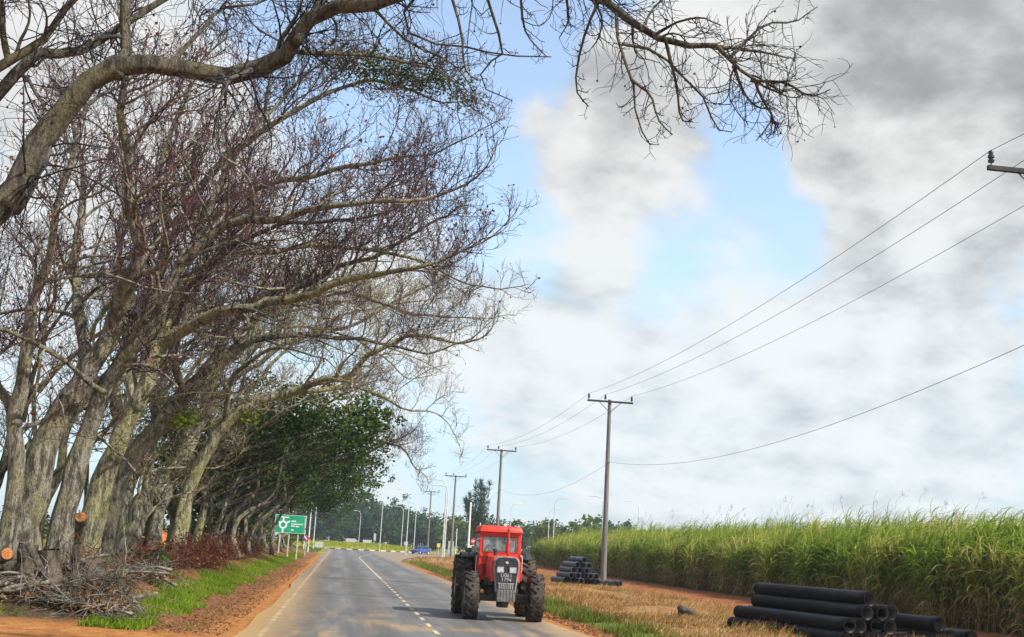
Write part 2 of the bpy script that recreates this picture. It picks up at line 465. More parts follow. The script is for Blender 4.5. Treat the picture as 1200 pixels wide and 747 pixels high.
def terrain(x, y):
    x = np.asarray(x, float); y = np.asarray(y, float)
    s = x + SL * y; d = S_LEFT - s; e = x - right_edge(y)
    near = 1 - smst(y, 130, 185)
    z = np.zeros_like(s) - 0.03
    z = z + near * smst(y, 21.5, 27.5) * (smst(d, 1.2, 5.0) * 0.85 - smst(d, 11, 22) * 0.35 + smst(d, 1.8, 4) * 0.14 * bumpy(x, y, 0.9))
    z = z + near * (smst(e, 0.5, 2.0) * 0.06 + smst(e, 1.8, 4) * 0.24 * bumpy(x, y, 0.8) * (1 - smst(e, 6, 9)) + smst(e, 2.0, 5) * 0.05)
    z = z + near * smst(e, 11, 16) * 0.06
    return z


def grid_lines(segs):
    out = []
    for a, b, st in segs: out.extend(np.arange(a, b, st))
    out.append(segs[-1][1]); return np.array(out, float)


xs = grid_lines([(-3000, -400, 260), (-400, -80, 20), (-80, -30, 2.5), (-30, 24, 0.5), (24, 60, 3), (60, 400, 20), (400, 3000, 260)])
ys = grid_lines([(-400, -40, 60), (-40, 8, 4), (8, 90, 0.6), (90, 250, 2.5), (250, 500, 25), (500, 4000, 350)])
X, Y = np.meshgrid(xs, ys); Z = terrain(X, Y)
nm = NM(); nx = len(xs); ny = len(ys)
idx = np.arange(nx * ny).reshape(ny, nx)
nm.add(np.stack([X, Y, Z], -1), np.stack([idx[:-1, :-1], idx[:-1, 1:], idx[1:, 1:], idx[1:, :-1]], -1).reshape(-1, 4))

m, nt, out = new_mat('ground_earth')
pos = objco(nt); sep = nd(nt, 'ShaderNodeSeparateXYZ'); nt.links.new(pos, sep.inputs[0])
gx, gy = sep.outputs[0], sep.outputs[1]
sc = mth(nt, 'ADD', gx, mth(nt, 'MULTIPLY', gy, SL))
nA = noise(nt, pos, 0.55, 5, 0.6); nB = noise(nt, pos, 2.6, 6, 0.65); nC = noise(nt, pos, 14, 5, 0.7); nL = noise(nt, pos, 0.05, 3)
wob = mth(nt, 'MULTIPLY', mth(nt, 'SUBTRACT', nA, 0.5), 3.2)
wob2 = mth(nt, 'MULTIPLY', mth(nt, 'SUBTRACT', nB, 0.5), 1.0)
sw = mth(nt, 'ADD', sc, mth(nt, 'ADD', wob, wob2)); sw2 = mth(nt, 'ADD', sc, mth(nt, 'ADD', mth(nt, 'MULTIPLY', wob, 0.25), wob2))
red = mix(nt, sstep(nt, nB, 0.35, 0.65), (0.20, 0.068, 0.028), (0.38, 0.155, 0.06))
red = mix(nt, sstep(nt, nC, 0.5, 0.7), red, (0.13, 0.045, 0.022))
orange = mix(nt, sstep(nt, nB, 0.3, 0.7), (0.30, 0.115, 0.034), (0.46, 0.215, 0.075))
orange = mix(nt, mth(nt, 'MULTIPLY', sstep(nt, nC, 0.52, 0.68), 0.6), orange, (0.2, 0.085, 0.035))
litter = mix(nt, sstep(nt, nC, 0.4, 0.6), (0.09, 0.045, 0.024), (0.21, 0.115, 0.055))
litter = mix(nt, sstep(nt, nB, 0.5, 0.7), litter, (0.20, 0.085, 0.035))
dark = mix(nt, sstep(nt, nC, 0.4, 0.65), (0.06, 0.042, 0.025), (0.15, 0.105, 0.06))
green = mix(nt, sstep(nt, nC, 0.35, 0.65), (0.07, 0.11, 0.02), (0.15, 0.2, 0.035))
strawc = mix(nt, sstep(nt, nC, 0.35, 0.65), (0.20, 0.11, 0.045), (0.40, 0.25, 0.11))
strawc = mix(nt, sstep(nt, nB, 0.48, 0.62), strawc, (0.25, 0.10, 0.042))
fieldc = mix(nt, sstep(nt, nB, 0.4, 0.6), (0.14, 0.17, 0.035), (0.26, 0.23, 0.07))
fieldc = mix(nt, sstep(nt, nA, 0.52, 0.62), fieldc, (0.3, 0.14, 0.05))
# right side, walking out from the road
c = mix(nt, sstep(nt, sw2, 6.3, 6.9), orange, litter)
c = mix(nt, sstep(nt, sw2, 6.7, 7.2), c, green)
c = mix(nt, sstep(nt, sw2, 7.9, 8.5), c, strawc)
c = mix(nt, sstep(nt, sw, 15.2, 16.0), c, red)
c = mix(nt, sstep(nt, sw2, 20.3, 21.5), c, dark)
# left side
cl = mix(nt, sstep(nt, sw2, -2.9, -2.1), mix(nt, .3, litter, red), orange)
cl = mix(nt, sstep(nt, sw2, -5.6, -4.9), dark, cl)
cl = mix(nt, sstep(nt, sw, -13.5, -11.5), fieldc, cl)
yw = mth(nt, 'ADD', gy, mth(nt, 'MULTIPLY', wob2, 2.2))
cl = mix(nt, sstep(nt, yw, 22.4, 23.4), orange, cl)
c = mix(nt, sstep(nt, sc, -1.0, 0.0), cl, c)
far = mix(nt, sstep(nt, nL, 0.45, 0.55), (0.15, 0.19, 0.04), (0.24, 0.23, 0.07))
c = mix(nt, sstep(nt, yw, 135, 170), c, far)
principled(nt, out, c, 0.95, 0, bump(nt, mth(nt, 'ADD', nC, mth(nt, 'MULTIPLY', nB, 2.0)), 0.9, 0.06), 0.1)
tagit(nm.build('ground', m, smooth=True), kind='structure')

# ---------------------------------------------------------------- road
m, nt, out = new_mat('asphalt')
pos = objco(nt); sep = nd(nt, 'ShaderNodeSeparateXYZ'); nt.links.new(pos, sep.inputs[0])
sc = mth(nt, 'ADD', sep.outputs[0], mth(nt, 'MULTIPLY', sep.outputs[1], SL))
comb = nd(nt, 'ShaderNodeCombineXYZ'); nt.links.new(mth(nt, 'MULTIPLY', sc, 1.0), comb.inputs[0]); nt.links.new(mth(nt, 'MULTIPLY', sep.outputs[1], 0.07), comb.inputs[1])
streak = noise(nt, comb.outputs[0], 1.1, 5, 0.6)
n1 = noise(nt, pos, 0.35, 4); n2 = noise(nt, pos, 60, 3, 0.7); n3 = noise(nt, pos, 2.2, 6, 0.65)
c = mix(nt, sstep(nt, streak, 0.35, 0.66), (0.088, 0.088, 0.092), (0.168, 0.164, 0.16))
c = mix(nt, mth(nt, 'MULTIPLY', sstep(nt, n1, 0.5, 0.7), 0.45), c, (0.19, 0.18, 0.17))
c = mix(nt, mth(nt, 'MULTIPLY', sstep(nt, n2, 0.55, 0.75), 0.35), c, (0.2, 0.19, 0.18))
trk = None
for cc in (-0.75, 1.05, 3.15, 4.85):
    g_ = mth(nt, 'SUBTRACT', 1.0, sstep(nt, mth(nt, 'ABSOLUTE', mth(nt, 'SUBTRACT', mth(nt, 'ADD', sc, mth(nt, 'MULTIPLY', mth(nt, 'SUBTRACT', n1, .5), .8)), cc)), .12, .62)); trk = g_ if trk is None else mth(nt, 'MAXIMUM', trk, g_)
c = mix(nt, mth(nt, 'MULTIPLY', trk, mth(nt, 'ADD', .25, mth(nt, 'MULTIPLY', streak, .5))), c, (0.07, 0.069, 0.07))
crk = nd(nt, 'ShaderNodeTexVoronoi', feature='DISTANCE_TO_EDGE'); crk.inputs['Scale'].default_value = .42; wv_ = nd(nt, 'ShaderNodeVectorMath', operation='MULTIPLY_ADD'); nt.links.new(noise(nt, pos, .9, 4, .6, 0, 'Color'), wv_.inputs[0]); wv_.inputs[1].default_value = (2.2, 2.2, 0); nt.links.new(pos, wv_.inputs[2]); nt.links.new(wv_.outputs[0], crk.inputs['Vector'])
c = mix(nt, mth(nt, 'MULTIPLY', mth(nt, 'SUBTRACT', 1.0, sstep(nt, crk.outputs['Distance'], .004, .016)), mth(nt, 'MULTIPLY', sstep(nt, n1, .45, .55), .7)), c, (0.035, 0.034, 0.034))
# tarred repair joints across the road
yj = mth(nt, 'ADD', sep.outputs[1], mth(nt, 'MULTIPLY', mth(nt, 'SUBTRACT', n3, 0.5), 1.2))
for yc, w in ((57.0, 1.3), (40.5, 0.5)):
    c = mix(nt, mth(nt, 'MULTIPLY', mth(nt, 'SUBTRACT', 1.0, sstep(nt, mth(nt, 'ABSOLUTE', mth(nt, 'SUBTRACT', yj, yc)), 0.1 * w, w)), 0.6), c, (0.045, 0.045, 0.048))
# laterite dust carried on to the tarmac from both verges
ew = mth(nt, 'ADD', sc, mth(nt, 'MULTIPLY', mth(nt, 'SUBTRACT', n3, 0.5), 2.2))
dl = mth(nt, 'SUBTRACT', 1.0, sstep(nt, ew, S_LEFT - 0.3, S_LEFT + 1.7)); dr = sstep(nt, ew, S_RIGHT - 1.3, S_RIGHT + 0.3)
d = mth(nt, 'MAXIMUM', dl, dr)
mid = mth(nt, 'MULTIPLY', sstep(nt, n1, 0.42, 0.62), mth(nt, 'MULTIPLY', sstep(nt, streak, 0.42, 0.62), mth(nt, 'SUBTRACT', 1.0, sstep(nt, sep.outputs[1], 25, 36))))
d = mth(nt, 'MAXIMUM', d, mth(nt, 'MULTIPLY', mid, 0.9))
d = mth(nt, 'MULTIPLY', d, mth(nt, 'SUBTRACT', 0.9, mth(nt, 'MULTIPLY', sstep(nt, sep.outputs[1], 30, 75), 0.55)))
c = mix(nt, d, c, mix(nt, n3, (0.32, 0.17, 0.05), (0.46, 0.30, 0.11)))
c = mix(nt, mth(nt, 'MULTIPLY', sstep(nt, n3, 0.62, 0.75), 0.3), c, (0.05, 0.048, 0.048))
principled(nt, out, c, mix(nt, streak, (0.55, 0.55, 0.55), (0.8, 0.8, 0.8)), 0, bump(nt, n2, 0.3, 0.01), 0.35)
ASPHALT = m
nm = NM()
ry = np.concatenate([np.arange(-40, 120, 4), np.arange(120, 216, 3)]).astype(float)
nu = 9
Vv = []
for y in ry:
    xl = S_LEFT - SL * y; xr = min(float(right_edge(y)), 12.0)
    xl -= 0.10 * math.sin(y * 1.7) * 0.8 + 0.06 * math.sin(y * 4.1); xr += 0.1 * math.sin(y * 1.3 + 1) + 0.06 * math.sin(y * 3.7)
    for k in range(nu):
        Vv.append((xl + (xr - xl) * k / (nu - 1), y, 0.03))
I = np.arange(len(Vv)).reshape(len(ry), nu)
nm.add(Vv, np.stack([I[:-1, :-1], I[:-1, 1:], I[1:, 1:], I[1:, :-1]], -1).reshape(-1, 4))
tagit(nm.build('road', ASPHALT), kind='structure')

# roundabout: circulating lane, exits, island with painted kerb
RC = np.array([-30.0, 236.0]); RI, RO = 16.0, 26.0


def ring_mesh(r0, r1, z0, z1, n=96):
    a = np.linspace(0, 2 * math.pi, n, endpoint=False)
    A = np.stack([RC[0] + r0 * np.cos(a), RC[1] + r0 * np.sin(a), np.full(n, z0)], -1); B = np.stack([RC[0] + r1 * np.cos(a), RC[1] + r1 * np.sin(a), np.full(n, z1)], -1)
    i = np.arange(n); j = (i + 1) % n
    return np.vstack([A, B]), np.stack([i, i + n, j + n, j], -1)


nm = NM(); nm.add(*ring_mesh(RI - 0.5, RO, 0.034, 0.034)); tagit(nm.build('roundabout_lane', ASPHALT), kind='structure')
nm = NM()
nm.add([(-8, 228, 0.026), (90, 224, 0.026), (92, 234, 0.026), (-6, 241, 0.026)], [[0, 1, 2, 3]])
nm.add([(-50, 226, 0.026), (-54, 238, 0.026), (-200, 262, 0.026), (-200, 250, 0.026)], [[0, 1, 2, 3]])
tagit(nm.build('exit_road', ASPHALT), kind='structure')
m, nt, out = new_mat('painted_kerb')
sep = nd(nt, 'ShaderNodeSeparateXYZ'); nt.links.new(objco(nt), sep.inputs[0])
ang = mth(nt, 'ARCTAN2', sep.outputs[1], sep.outputs[0])
w = sstep(nt, mth(nt, 'SINE', mth(nt, 'MULTIPLY', ang, 46.0)), -0.1, 0.1)
n = noise(nt, objco(nt), 3)
principled(nt, out, mix(nt, w, mix(nt, n, (0.03, 0.03, 0.03), (0.09, 0.08, 0.07)), mix(nt, n, (0.36, 0.35, 0.31), (0.58, 0.56, 0.5))), 0.8)
nm = NM(); nm.add(*ring_mesh(RI, RI, 0.02, 0.24)); nm.add(*ring_mesh(RI, RI - 0.3, 0.24, 0.24)); nm.add(*ring_mesh(RI - 0.3, RI - 0.3, 0.24, 0.0))
kv = nm.build('roundabout_kerb', m, origin=(RC[0], RC[1], 0)); tagit(kv, kind='structure')
nm = NM()
for a, b, za, zb in ((RI - 0.302, RI - 4, 0.22, 0.75), (RI - 4, RI - 9, 0.75, 1.05), (RI - 9, 0.05, 1.05, 1.15)): nm.add(*ring_mesh(a, b, za, zb))
m, nt, out = new_mat('island_turf'); nB = noise(nt, objco(nt), 1.5, 6)
principled(nt, out, mix(nt, sstep(nt, nB, 0.35, 0.65), (0.13, 0.18, 0.02), (0.34, 0.33, 0.05)), 0.95, 0, bump(nt, nB, 0.8, 0.2), 0.1)
tagit(nm.build('roundabout_island_ground', m), kind='structure')

# markings
m, nt, out = new_mat('worn_road_paint')
n1 = noise(nt, objco(nt), 5, 6, 0.7)
wear = sstep(nt, n1, 0.48, 0.64)
principled(nt, out, mix(nt, wear, mix(nt, noise(nt, objco(nt), 0.4), (0.44, 0.36, 0.21), (0.56, 0.47, 0.29)), (0.16, 0.13, 0.10)), 0.7)
PAINT = m


def strip(nm, y0, y1, s, w, step=2.0, bend=None):
    n = max(2, int((y1 - y0) / step) + 1); ys_ = np.linspace(y0, y1, n)
    x = s - SL * ys_ + (bend(ys_) if bend else 0)
    A = np.stack([x - w / 2, ys_, np.full(n, 0.035)], -1); B = np.stack([x + w / 2, ys_, np.full(n, 0.035)], -1)
    i = np.arange(n - 1); nm.add(np.vstack([A, B]), np.stack([i, i + n, i + n + 1, i + 1], -1))


cbend = lambda y: 2.6 * smst(y, 120, 175) ** 1.2
nm = NM()
y = 8.0
while y < 60: strip(nm, y, y + 1.1, 2.25, 0.11); y += 2.12
strip(nm, 60, 176, 2.25, 0.115, 2, cbend)
tagit(nm.build('centre_line_marking', PAINT), kind='structure')
m, nt, out = new_mat('faded_edge_paint')
wear = sstep(nt, noise(nt, objco(nt), 2.2, 6, 0.7), 0.34, 0.58)
principled(nt, out, mix(nt, wear, (0.42, 0.34, 0.19), (0.26, 0.18, 0.10)), 0.85)
nm = NM(); strip(nm, -5, 190, S_LEFT + 0.45, 0.12)
tagit(nm.build('edge_line_marking', m), kind='structure')

# ---------------------------------------------------------------- bare roadside trees
def grow(S, D, L, r0, nseg, wob, trop, tip=0.25, curl=0.0):
    """grow N shoots at once: start, direction, length, radius -> (paths, radii)"""
    n = len(S); P = [S]; d = unit(D); bend = rand_dirs(n) * wob
    for k in range(nseg):
        bend = bend * 0.55 + rand_dirs(n) * wob
        d = unit(d + bend + np.array([0, 0, 1.0]) * (trop + curl * (k / nseg) ** 2))
        P.append(P[-1] + d * (L / nseg)[:, None])
    P = np.stack(P, 1); t = np.linspace(0, 1, nseg + 1)
    return P, r0[:, None] * (1 - (1 - tip) * t[None, :])


def spawn(P, Rr, per, spread, up, len_lo, len_hi, rk, t0=0.15, lean=(0, 0, 0), rmin=0.0):
    """side shoots along paths"""
    N, K, _ = P.shape; n = N * per
    who = np.repeat(np.arange(N), per)
    t = t0 + (1 - t0) * (np.tile(np.arange(per), N) + rng.uniform(0, 1, n)) / per
    u = np.clip(t, 0, 0.999) * (K - 1); i = u.astype(int); w = (u - i)[:, None]
    S = P[who, i] * (1 - w) + P[who, i + 1] * w
    T = unit(P[who, i + 1] - P[who, i])
    side = unit(np.cross(T, rand_dirs(n)))
    D = unit(T * (1 - spread) + side * spread + np.array([0, 0, 1.0]) * up + np.asarray(lean))
    L = rng.uniform(len_lo, len_hi, n) * (1.15 - 0.6 * t)
    r = np.maximum((Rr[who, i] * (1 - w[:, 0]) + Rr[who, i + 1] * w[:, 0]) * rk, rmin)
    return S, D, L, r


def limb_path(pts, Y0):
    out = []
    for p in pts:
        dy = p[2] if len(p) > 2 else 0.0
        out.append(at(p[0], p[1], Y0 + dy))
    return np.array(out)


def bare_tree(label, Y0, stems, limbs, bark='bark', branch='branch', twig='twig', dens=1.0, l2=(2.2, 4.6), up2=0.35, trop=0.10, up3=0.35,
              seedlean=(0.25, 0, 0), pods=0, extra=None, twr=0.0075, n3=11, n4=6, reach=.74, moss=None, tuft=None):
    """stems: thick trunks from the ground; limbs: boughs that carry the crown. Every entry: (points, r0, r1, twig density)"""
    base = limb_path([stems[0][0][0]], Y0)[0]; base[2] = float(terrain(base[0], base[1])) - 0.1
    root = empty('bare_tree', tuple(base), label, 'tree', 'bare trees along the roadside')
    trunk = NM(); crown = NM(); bmesh_l2 = NM(); allb = []; podpts = []
    for j, (pts, r0, r1, dn) in enumerate(stems + limbs):
        if reach < 1: pts = [(p[0] if p[0] < 400 else 400 + (p[0] - 400) * reach, *p[1:]) for p in pts]
        path = limb_path(pts, Y0)
        if j < len(stems):
            if j == 0 or pts[0][1] > 560: path[0, 2] = float(terrain(path[0, 0], path[0, 1])) - 0.15
        n = max(8, int(np.linalg.norm(np.diff(path, axis=0), axis=1).sum() / 0.45))
        sp = smooth_path(path, n)
        t = np.linspace(0, 1, n)
        if j >= len(stems):
            w_ = np.sin(t * math.pi)[:, None] * min(1, r0 * 4); hh = np.arange(n)[:, None] * .45
            sp = sp + w_ * .16 * np.sin(hh * np.array([1.3, 1.1, 1.6]) + rng.uniform(0, 6.28, 3)) + w_ * .09 * np.sin(hh * np.array([3.1, 2.7, 3.6]) + rng.uniform(0, 6.28, 3))
        rad = r0 + (r1 - r0) * t ** 0.85
        if j < len(stems) and (j == 0 or pts[0][1] > 560):
            h = np.concatenate([[0], np.cumsum(np.linalg.norm(np.diff(sp, axis=0), axis=1))])
            rad = rad * (1 + 0.55 * np.exp(-h / 0.55))
        rad = rad * (1 + 0.05 * np.sin(np.arange(n) * 1.7 + j) + 0.05 * np.sin(np.arange(n) * .6 + 2 * j) + rng.normal(0, 0.03, n))
        if j < len(stems):   # the trunk runs on, thinning, inside the bough that leaves its top
            dr = unit(sp[-1] - sp[-3]); ext = np.array([sp[-1] + dr * rad[-1] * k for k in (.7, 1.4)])
            sp = np.vstack([sp, ext]); rad = np.append(rad, [rad[-1] * .8, rad[-1] * .35]); n += 2; t = np.linspace(0, 1, n)
        else:
            dr = unit(sp[0] - sp[1]); sp = np.vstack([sp[:1] + dr * rad[0] * 1.6, sp[:1] + dr * rad[0] * .8, sp]); rad = np.append([rad[0] * .9, rad[0] * .97], rad); n += 2
        jit = rng.normal(0, 1, (n, 3)) * rad[:, None] * 0.10; jit[0] = 0; sp = sp + jit
        sides = 22 if r0 > 0.15 else 10
        if j < len(stems): tubes(trunk, sp, rad, sides, cap=True, flute=.045)
        else:
            lb = NM(); tubes(lb, sp, rad, sides, cap=True, flute=.03); lb.build('limb', bark, root, base, True)
        allb.append((sp, rad, dn * dens, .28)) if dn > 0 else (allb.append((sp, rad, .45 * dens, .5)) if j < len(stems) and dn == 0 and j else None)
    trunk.build('trunk', bark, root, base, True)
    P4s = []
    for sp, rad, dn, tst in allb:
        length = np.linalg.norm(np.diff(sp, axis=0), axis=1).sum()
        per = max(3, int(length * 2.2 * dn))
        K = len(sp)
        S, D, L, r = spawn(sp[None], rad[None], per, 0.68, up2, l2[0], l2[1], 0.42, tst, seedlean)
        r = np.clip(r, 0.018, 0.075)
        # the end of the bough carries on as a thin shoot
        S = np.vstack([S, sp[-1:]]); D = np.vstack([D, unit(sp[-1:] - sp[-3:-2])]); L = np.append(L, l2[1] * 0.6); r = np.append(r, rad[-1])
        P2, R2 = grow(S, D, L, r, 8, 0.30, trop * 0.6, 0.28)
        crown.cur = 0; tubes(crown, P2, R2, 6); crown.cur = 1
        S, D, L, r = spawn(P2, R2, n3, 0.62, up3, 0.7, 1.7, 0.5, 0.12, np.array(seedlean) * 0.6, 0.009)
        P3, R3 = grow(S, D, L, np.clip(r, 0.010, 0.022), 6, 0.36, trop, 0.4)
        tubes(crown, P3, R3, 3)
        S, D, L, r = spawn(P3, R3, n4, 0.6, up3 * 1.0, 0.25, 0.8, 0.62, 0.15, (0, 0, 0), twr)
        P4, R4 = grow(S, D, L, np.clip(r, twr, max(twr, 0.010)), 4, 0.38, trop * 1.3, 0.6)
        tubes(crown, P4, R4, 3); P4s.append(P4)
    bud = np.concatenate([q[rng.uniform(0, 1, len(q)) < .22, -1] for q in P4s]); cards(crown, bud, twr * 4.2, .8)
    crown.build('crown', [branch, twig], root, base)
    P4 = np.concatenate(P4s)
    if pods:
        pn = NM(); k = rng.integers(0, len(P4), pods)
        cl = rng.normal(0, 0.05, (pods, 3)); cards(pn, P4[k, -1] + cl, 0.055, 0.6)
        pn.build('dead_leaves', 'pod', root, base)
    for cfg, nm_, mt in ((moss, 'foliage', 'leaf_moss'), (tuft, 'foliage', 'leaf_olive')):
        if cfg:
            ln = NM()
            for (px, py, dy, rr, cnt, sz) in cfg:
                c = at(px, py, Y0 + dy); cards(ln, c + rng.normal(0, 1, (cnt, 3)) * np.array([rr, rr, rr * 0.45]), sz, 0.5, 0.4)
            ln.build(nm_, mt, root, base)
    return root


# nearest tree: its trunk stands left of the view, its long boughs arch over the road
droop = [((700, 5, 0), (683, 50, .3), (676, 105, .5), (690, 125, .6)), ((722, 18, 0), (726, 55, -.3), (742, 95, -.5), (744, 135, -.4), (757, 166, -.4), (772, 170, -.3)),
         ((742, 95, -.5), (760, 110, -.6), (770, 140, -.8), (788, 158, -.9)), ((732, 52, 0), (770, 62, .3), (800, 88, .5), (828, 118, .6), (838, 148, .6), (858, 155, .7)),
         ((780, 48, 0), (792, 100, .3), (800, 140, .4), (812, 143, .4)), ((858, 65, 0), (895, 30, .3), (930, 25, .4), (958, 8, .4)), ((883, 95, 0), (920, 97, -.2), (950, 112, -.3), (973, 105, -.3)),
         ((885, 95, 0), (893, 120, .2), (905, 140, .3), (886, 165, .3)), ((905, 140, .3), (912, 150, .3)), ((860, 80, 0), (880, 120, .4), (910, 128, .5)),
         ((845, 55, 0), (880, 60, .5), (920, 66, .7), (930, 68, .7)), ((770, 40, 0), (810, 20, -.6), (845, 30, -.8)), ((752, 35, 0), (770, 5, .6), (790, -8, .8)),
         ((610, -40, 0), (612, 30, .3), (640, 66, .4)), ((560, -45, 0), (578, 20, .4), (590, 60, .5), (575, 75, .6), (563, 100, .6), (600, 118, .5)), ((500, -20, 0), (470, 25, .4), (505, 50, .5), (550, 55, .5), (590, 65, .4), (646, 67, .3)),
         ((520, -30, 0), (540, 30, -.4), (545, 80, -.5), (560, 95, -.5)), ((660, -20, 0), (668, 20, .4), (655, 45, .5)), ((440, 12, 0), (480, 50, .5), (530, 75, .8), (556, 110, 1))]
limbsA = [([(20, 220, 0), (60, 150, 0), (104, 102, 0), (145, 77, 0), (205, 70, .2), (270, 78, .3), (322, 67, .3), (348, 50, .2), (392, 27, 0), (442, 10, -.2), (495, -20, -.3), (570, -45, -.2), (650, -25, 0), (698, 3, 0), (748, 34, 0), (800, 50, 0), (843, 54, 0), (862, 76, 0), (885, 94, 0)], .185, .02, 0.8),
          ([(140, 80, 0), (150, 40, .2), (152, 0, .3), (156, -60, .5), (175, -130, 1)], .10, .05, .6),
          ([(-40, 150, .4), (0, 104, .4), (45, 72, .5), (85, 64, .8), (118, 45, 1), (160, 18, 1.3), (240, -30, 1.6)], .10, .05, .8),
          ([(-30, 100, -.4), (8, 72, -.4), (42, 50, -.4), (62, 22, -.4), (95, -8, -.5)], .075, .045, .7),
          ([(10, 70, -.4), (2, 20, -.6), (-8, -40, -.8)], .05, .035, .7),
          ([(335, 58, .3), (378, 66, .8), (440, 66, 1.4), (505, 80, 1.8)], .045, .018, .8),
          ([(350, 45, 0), (370, 10, .6), (395, -40, 1)], .06, .03, .8),
          ([(205, 70, .2), (230, 40, .8), (255, 12, 1.2), (300, 5, 1.5)], .045, .02, .8)]
for dpts in droop: limbsA.append((list(dpts), .026, .008, 0.0))
tA = bare_tree('bare tree arching long boughs over the road, its trunk out of view at the left', 15.5,
               [([(-235, 700, 0), (-225, 600, 0), (-190, 480, 0), (-120, 350, 0), (-40, 275, 0), (20, 222, 0)], .40, .19, 0.15)], limbsA,
               twig='twig_dark', branch='branch_dark', dens=0.8, l2=(0.6, 1.5), reach=1, up2=-0.12, trop=-0.04, up3=-0.05, seedlean=(.1, 0, 0), twr=0.005, n3=8, n4=5, bark='bark_dark')
# short twigs with upturned ends along the hanging shoots
nm = NM(); nm3 = NM()
for dpts in droop:
    sp = smooth_path(limb_path(dpts, 15.5), 14); rad = np.linspace(.02, .007, 14)
    S, D, L, r = spawn(sp[None], rad[None], 11, 0.75, -.1, .15, .55, .6, .1, (0.1, 0, 0), .0045)
    P3, R3 = grow(S, D, L, np.clip(r, .005, .009), 5, .26, -.1, .6, curl=.8); tubes(nm, P3, R3, 4)
    S, D, L, r = spawn(P3, R3, 3, 0.7, .1, .07, .22, .8, .3, (0, 0, 0), .004)
    P4, R4 = grow(S, D, L, np.clip(r, .004, .006), 3, .3, .1, .7); tubes(nm, P4, R4, 3)
nm.build('hanging_twigs', 'twig_dark', tA, tuple(tA.location))

bare_tree('grey many stemmed bare tree leaning over the brush heap, first behind the overhanging boughs', 27,
          [([(20, 665, 0), (30, 600, 0), (46, 540, 0), (70, 480, 0), (100, 440, 0), (128, 395, 0)], .40, .20, 0),
           ([(60, 662, .6), (80, 580, .6), (101, 510, .6), (120, 460, .5), (150, 415, .3)], .32, .17, 0),
           ([(2, 655, -.5), (18, 560, -.5), (17, 490, -.6), (30, 430, -.8), (36, 360, -1)], .2, .13, .3)],
          [([(128, 395, 0), (150, 330, -.6), (166, 270, -1.2), (152, 200, -1.6), (140, 130, -2), (150, 60, -2)], .22, .06, 1.0),
           ([(150, 415, .3), (186, 370, .2), (216, 312, 0), (262, 266, -.2), (332, 250, -.4), (420, 240, -.8), (510, 236, -1)], .18, .045, 1.0),
           ([(36, 360, -1), (60, 300, -1.5), (76, 220, -2), (95, 140, -2.2)], .12, .05, 1.0),
           ([(100, 440, 0), (95, 370, 1), (85, 300, 2), (100, 220, 3), (85, 140, 4)], .17, .06, 1.0),
           ([(128, 395, 0), (200, 330, 2), (250, 230, 4), (300, 150, 5), (350, 95, 5.5)], .15, .04, 1.0),
           ([(119, 458, 0), (90, 440, -1), (58, 412, -1.8), (10, 388, -2.5), (-60, 370, -3)], .07, .04, .5),
           ([(17, 490, -.6), (-10, 430, 0), (-50, 330, 1), (-80, 220, 2)], .14, .05, .9)],
          pods=1100, dens=0.85)

bare_tree('yellowish barked bare tree with a sawn stub low on its leaning trunk', 32,
          [([(90, 668, 0), (106, 615, 0), (122, 560, 0), (141, 510, 0), (166, 460, 0), (187, 402, 0)], .35, .2, 0)],
          [([(187, 402, 0), (235, 376, -.5), (292, 362, -1), (345, 344, -1.5), (420, 328, -2), (500, 318, -2.4), (565, 302, -2.6)], .2, .04, 1.0),
           ([(160, 470, 0), (150, 430, .3), (160, 372, .6), (186, 312, .8), (195, 250, 1), (190, 200, 1), (202, 150, 1.2), (225, 95, 1.5)], .2, .05, 1.0),
           ([(188, 310, .8), (206, 266, .5), (236, 236, .2), (292, 222, 0), (350, 213, -.3), (410, 196, -.6), (470, 186, -1), (540, 182, -1.4)], .15, .03, 1.1),
           ([(187, 400, 0), (216, 332, 1), (262, 302, 1.5), (332, 290, 2), (422, 293, 2.5), (510, 300, 3), (575, 325, 3.4)], .14, .035, 1.0),
           ([(225, 232, .3), (270, 180, 1), (330, 140, 1.6), (400, 105, 2), (470, 95, 2.3), (530, 112, 2.5)], .12, .035, 1.0),
           ([(180, 420, 0), (150, 340, 3), (140, 250, 5), (165, 150, 6.5)], .15, .05, .8)],
          bark='bark_pale', pods=700, dens=0.9, tuft=[(400, 68, 2, .55, 780, .055), (425, 74, 2, .5, 660, .055), (460, 78, 2.2, .5, 660, .055), (480, 95, 2.2, .5, 600, .055), (520, 100, 2.4, .45, 540, .055), (548, 120, 2.4, .35, 330, .055), (500, 88, 2.2, .6, 540, .055), (440, 90, 2, .6, 450, .055)])

bare_tree('dark leaning bare tree crossing in front of the thick buttressed trunk', 36.5,
          [([(114, 668, 0), (128, 600, 0), (150, 545, 0), (181, 505, 0), (216, 465, 0), (246, 430, 0)], .36, .22, 0)],
          [([(246, 430, 0), (272, 386, 0), (312, 350, -.3), (372, 320, -.6), (460, 300, -1), (540, 262, -1.3)], .17, .04, 1.0),
           ([(246, 430, 0), (300, 402, 1), (380, 392, 2), (452, 402, 2.4), (535, 415, 2.8)], .13, .035, 1.0),
           ([(181, 505, 0), (190, 440, 1.5), (225, 360, 3), (255, 290, 4), (300, 230, 5)], .14, .04, .9),
           ([(216, 465, 0), (200, 400, -1.5), (230, 330, -3), (300, 270, -4), (380, 262, -5), (470, 250, -5.5)], .13, .035, .9)],
          bark='bark_dark', pods=500, dens=0.85)

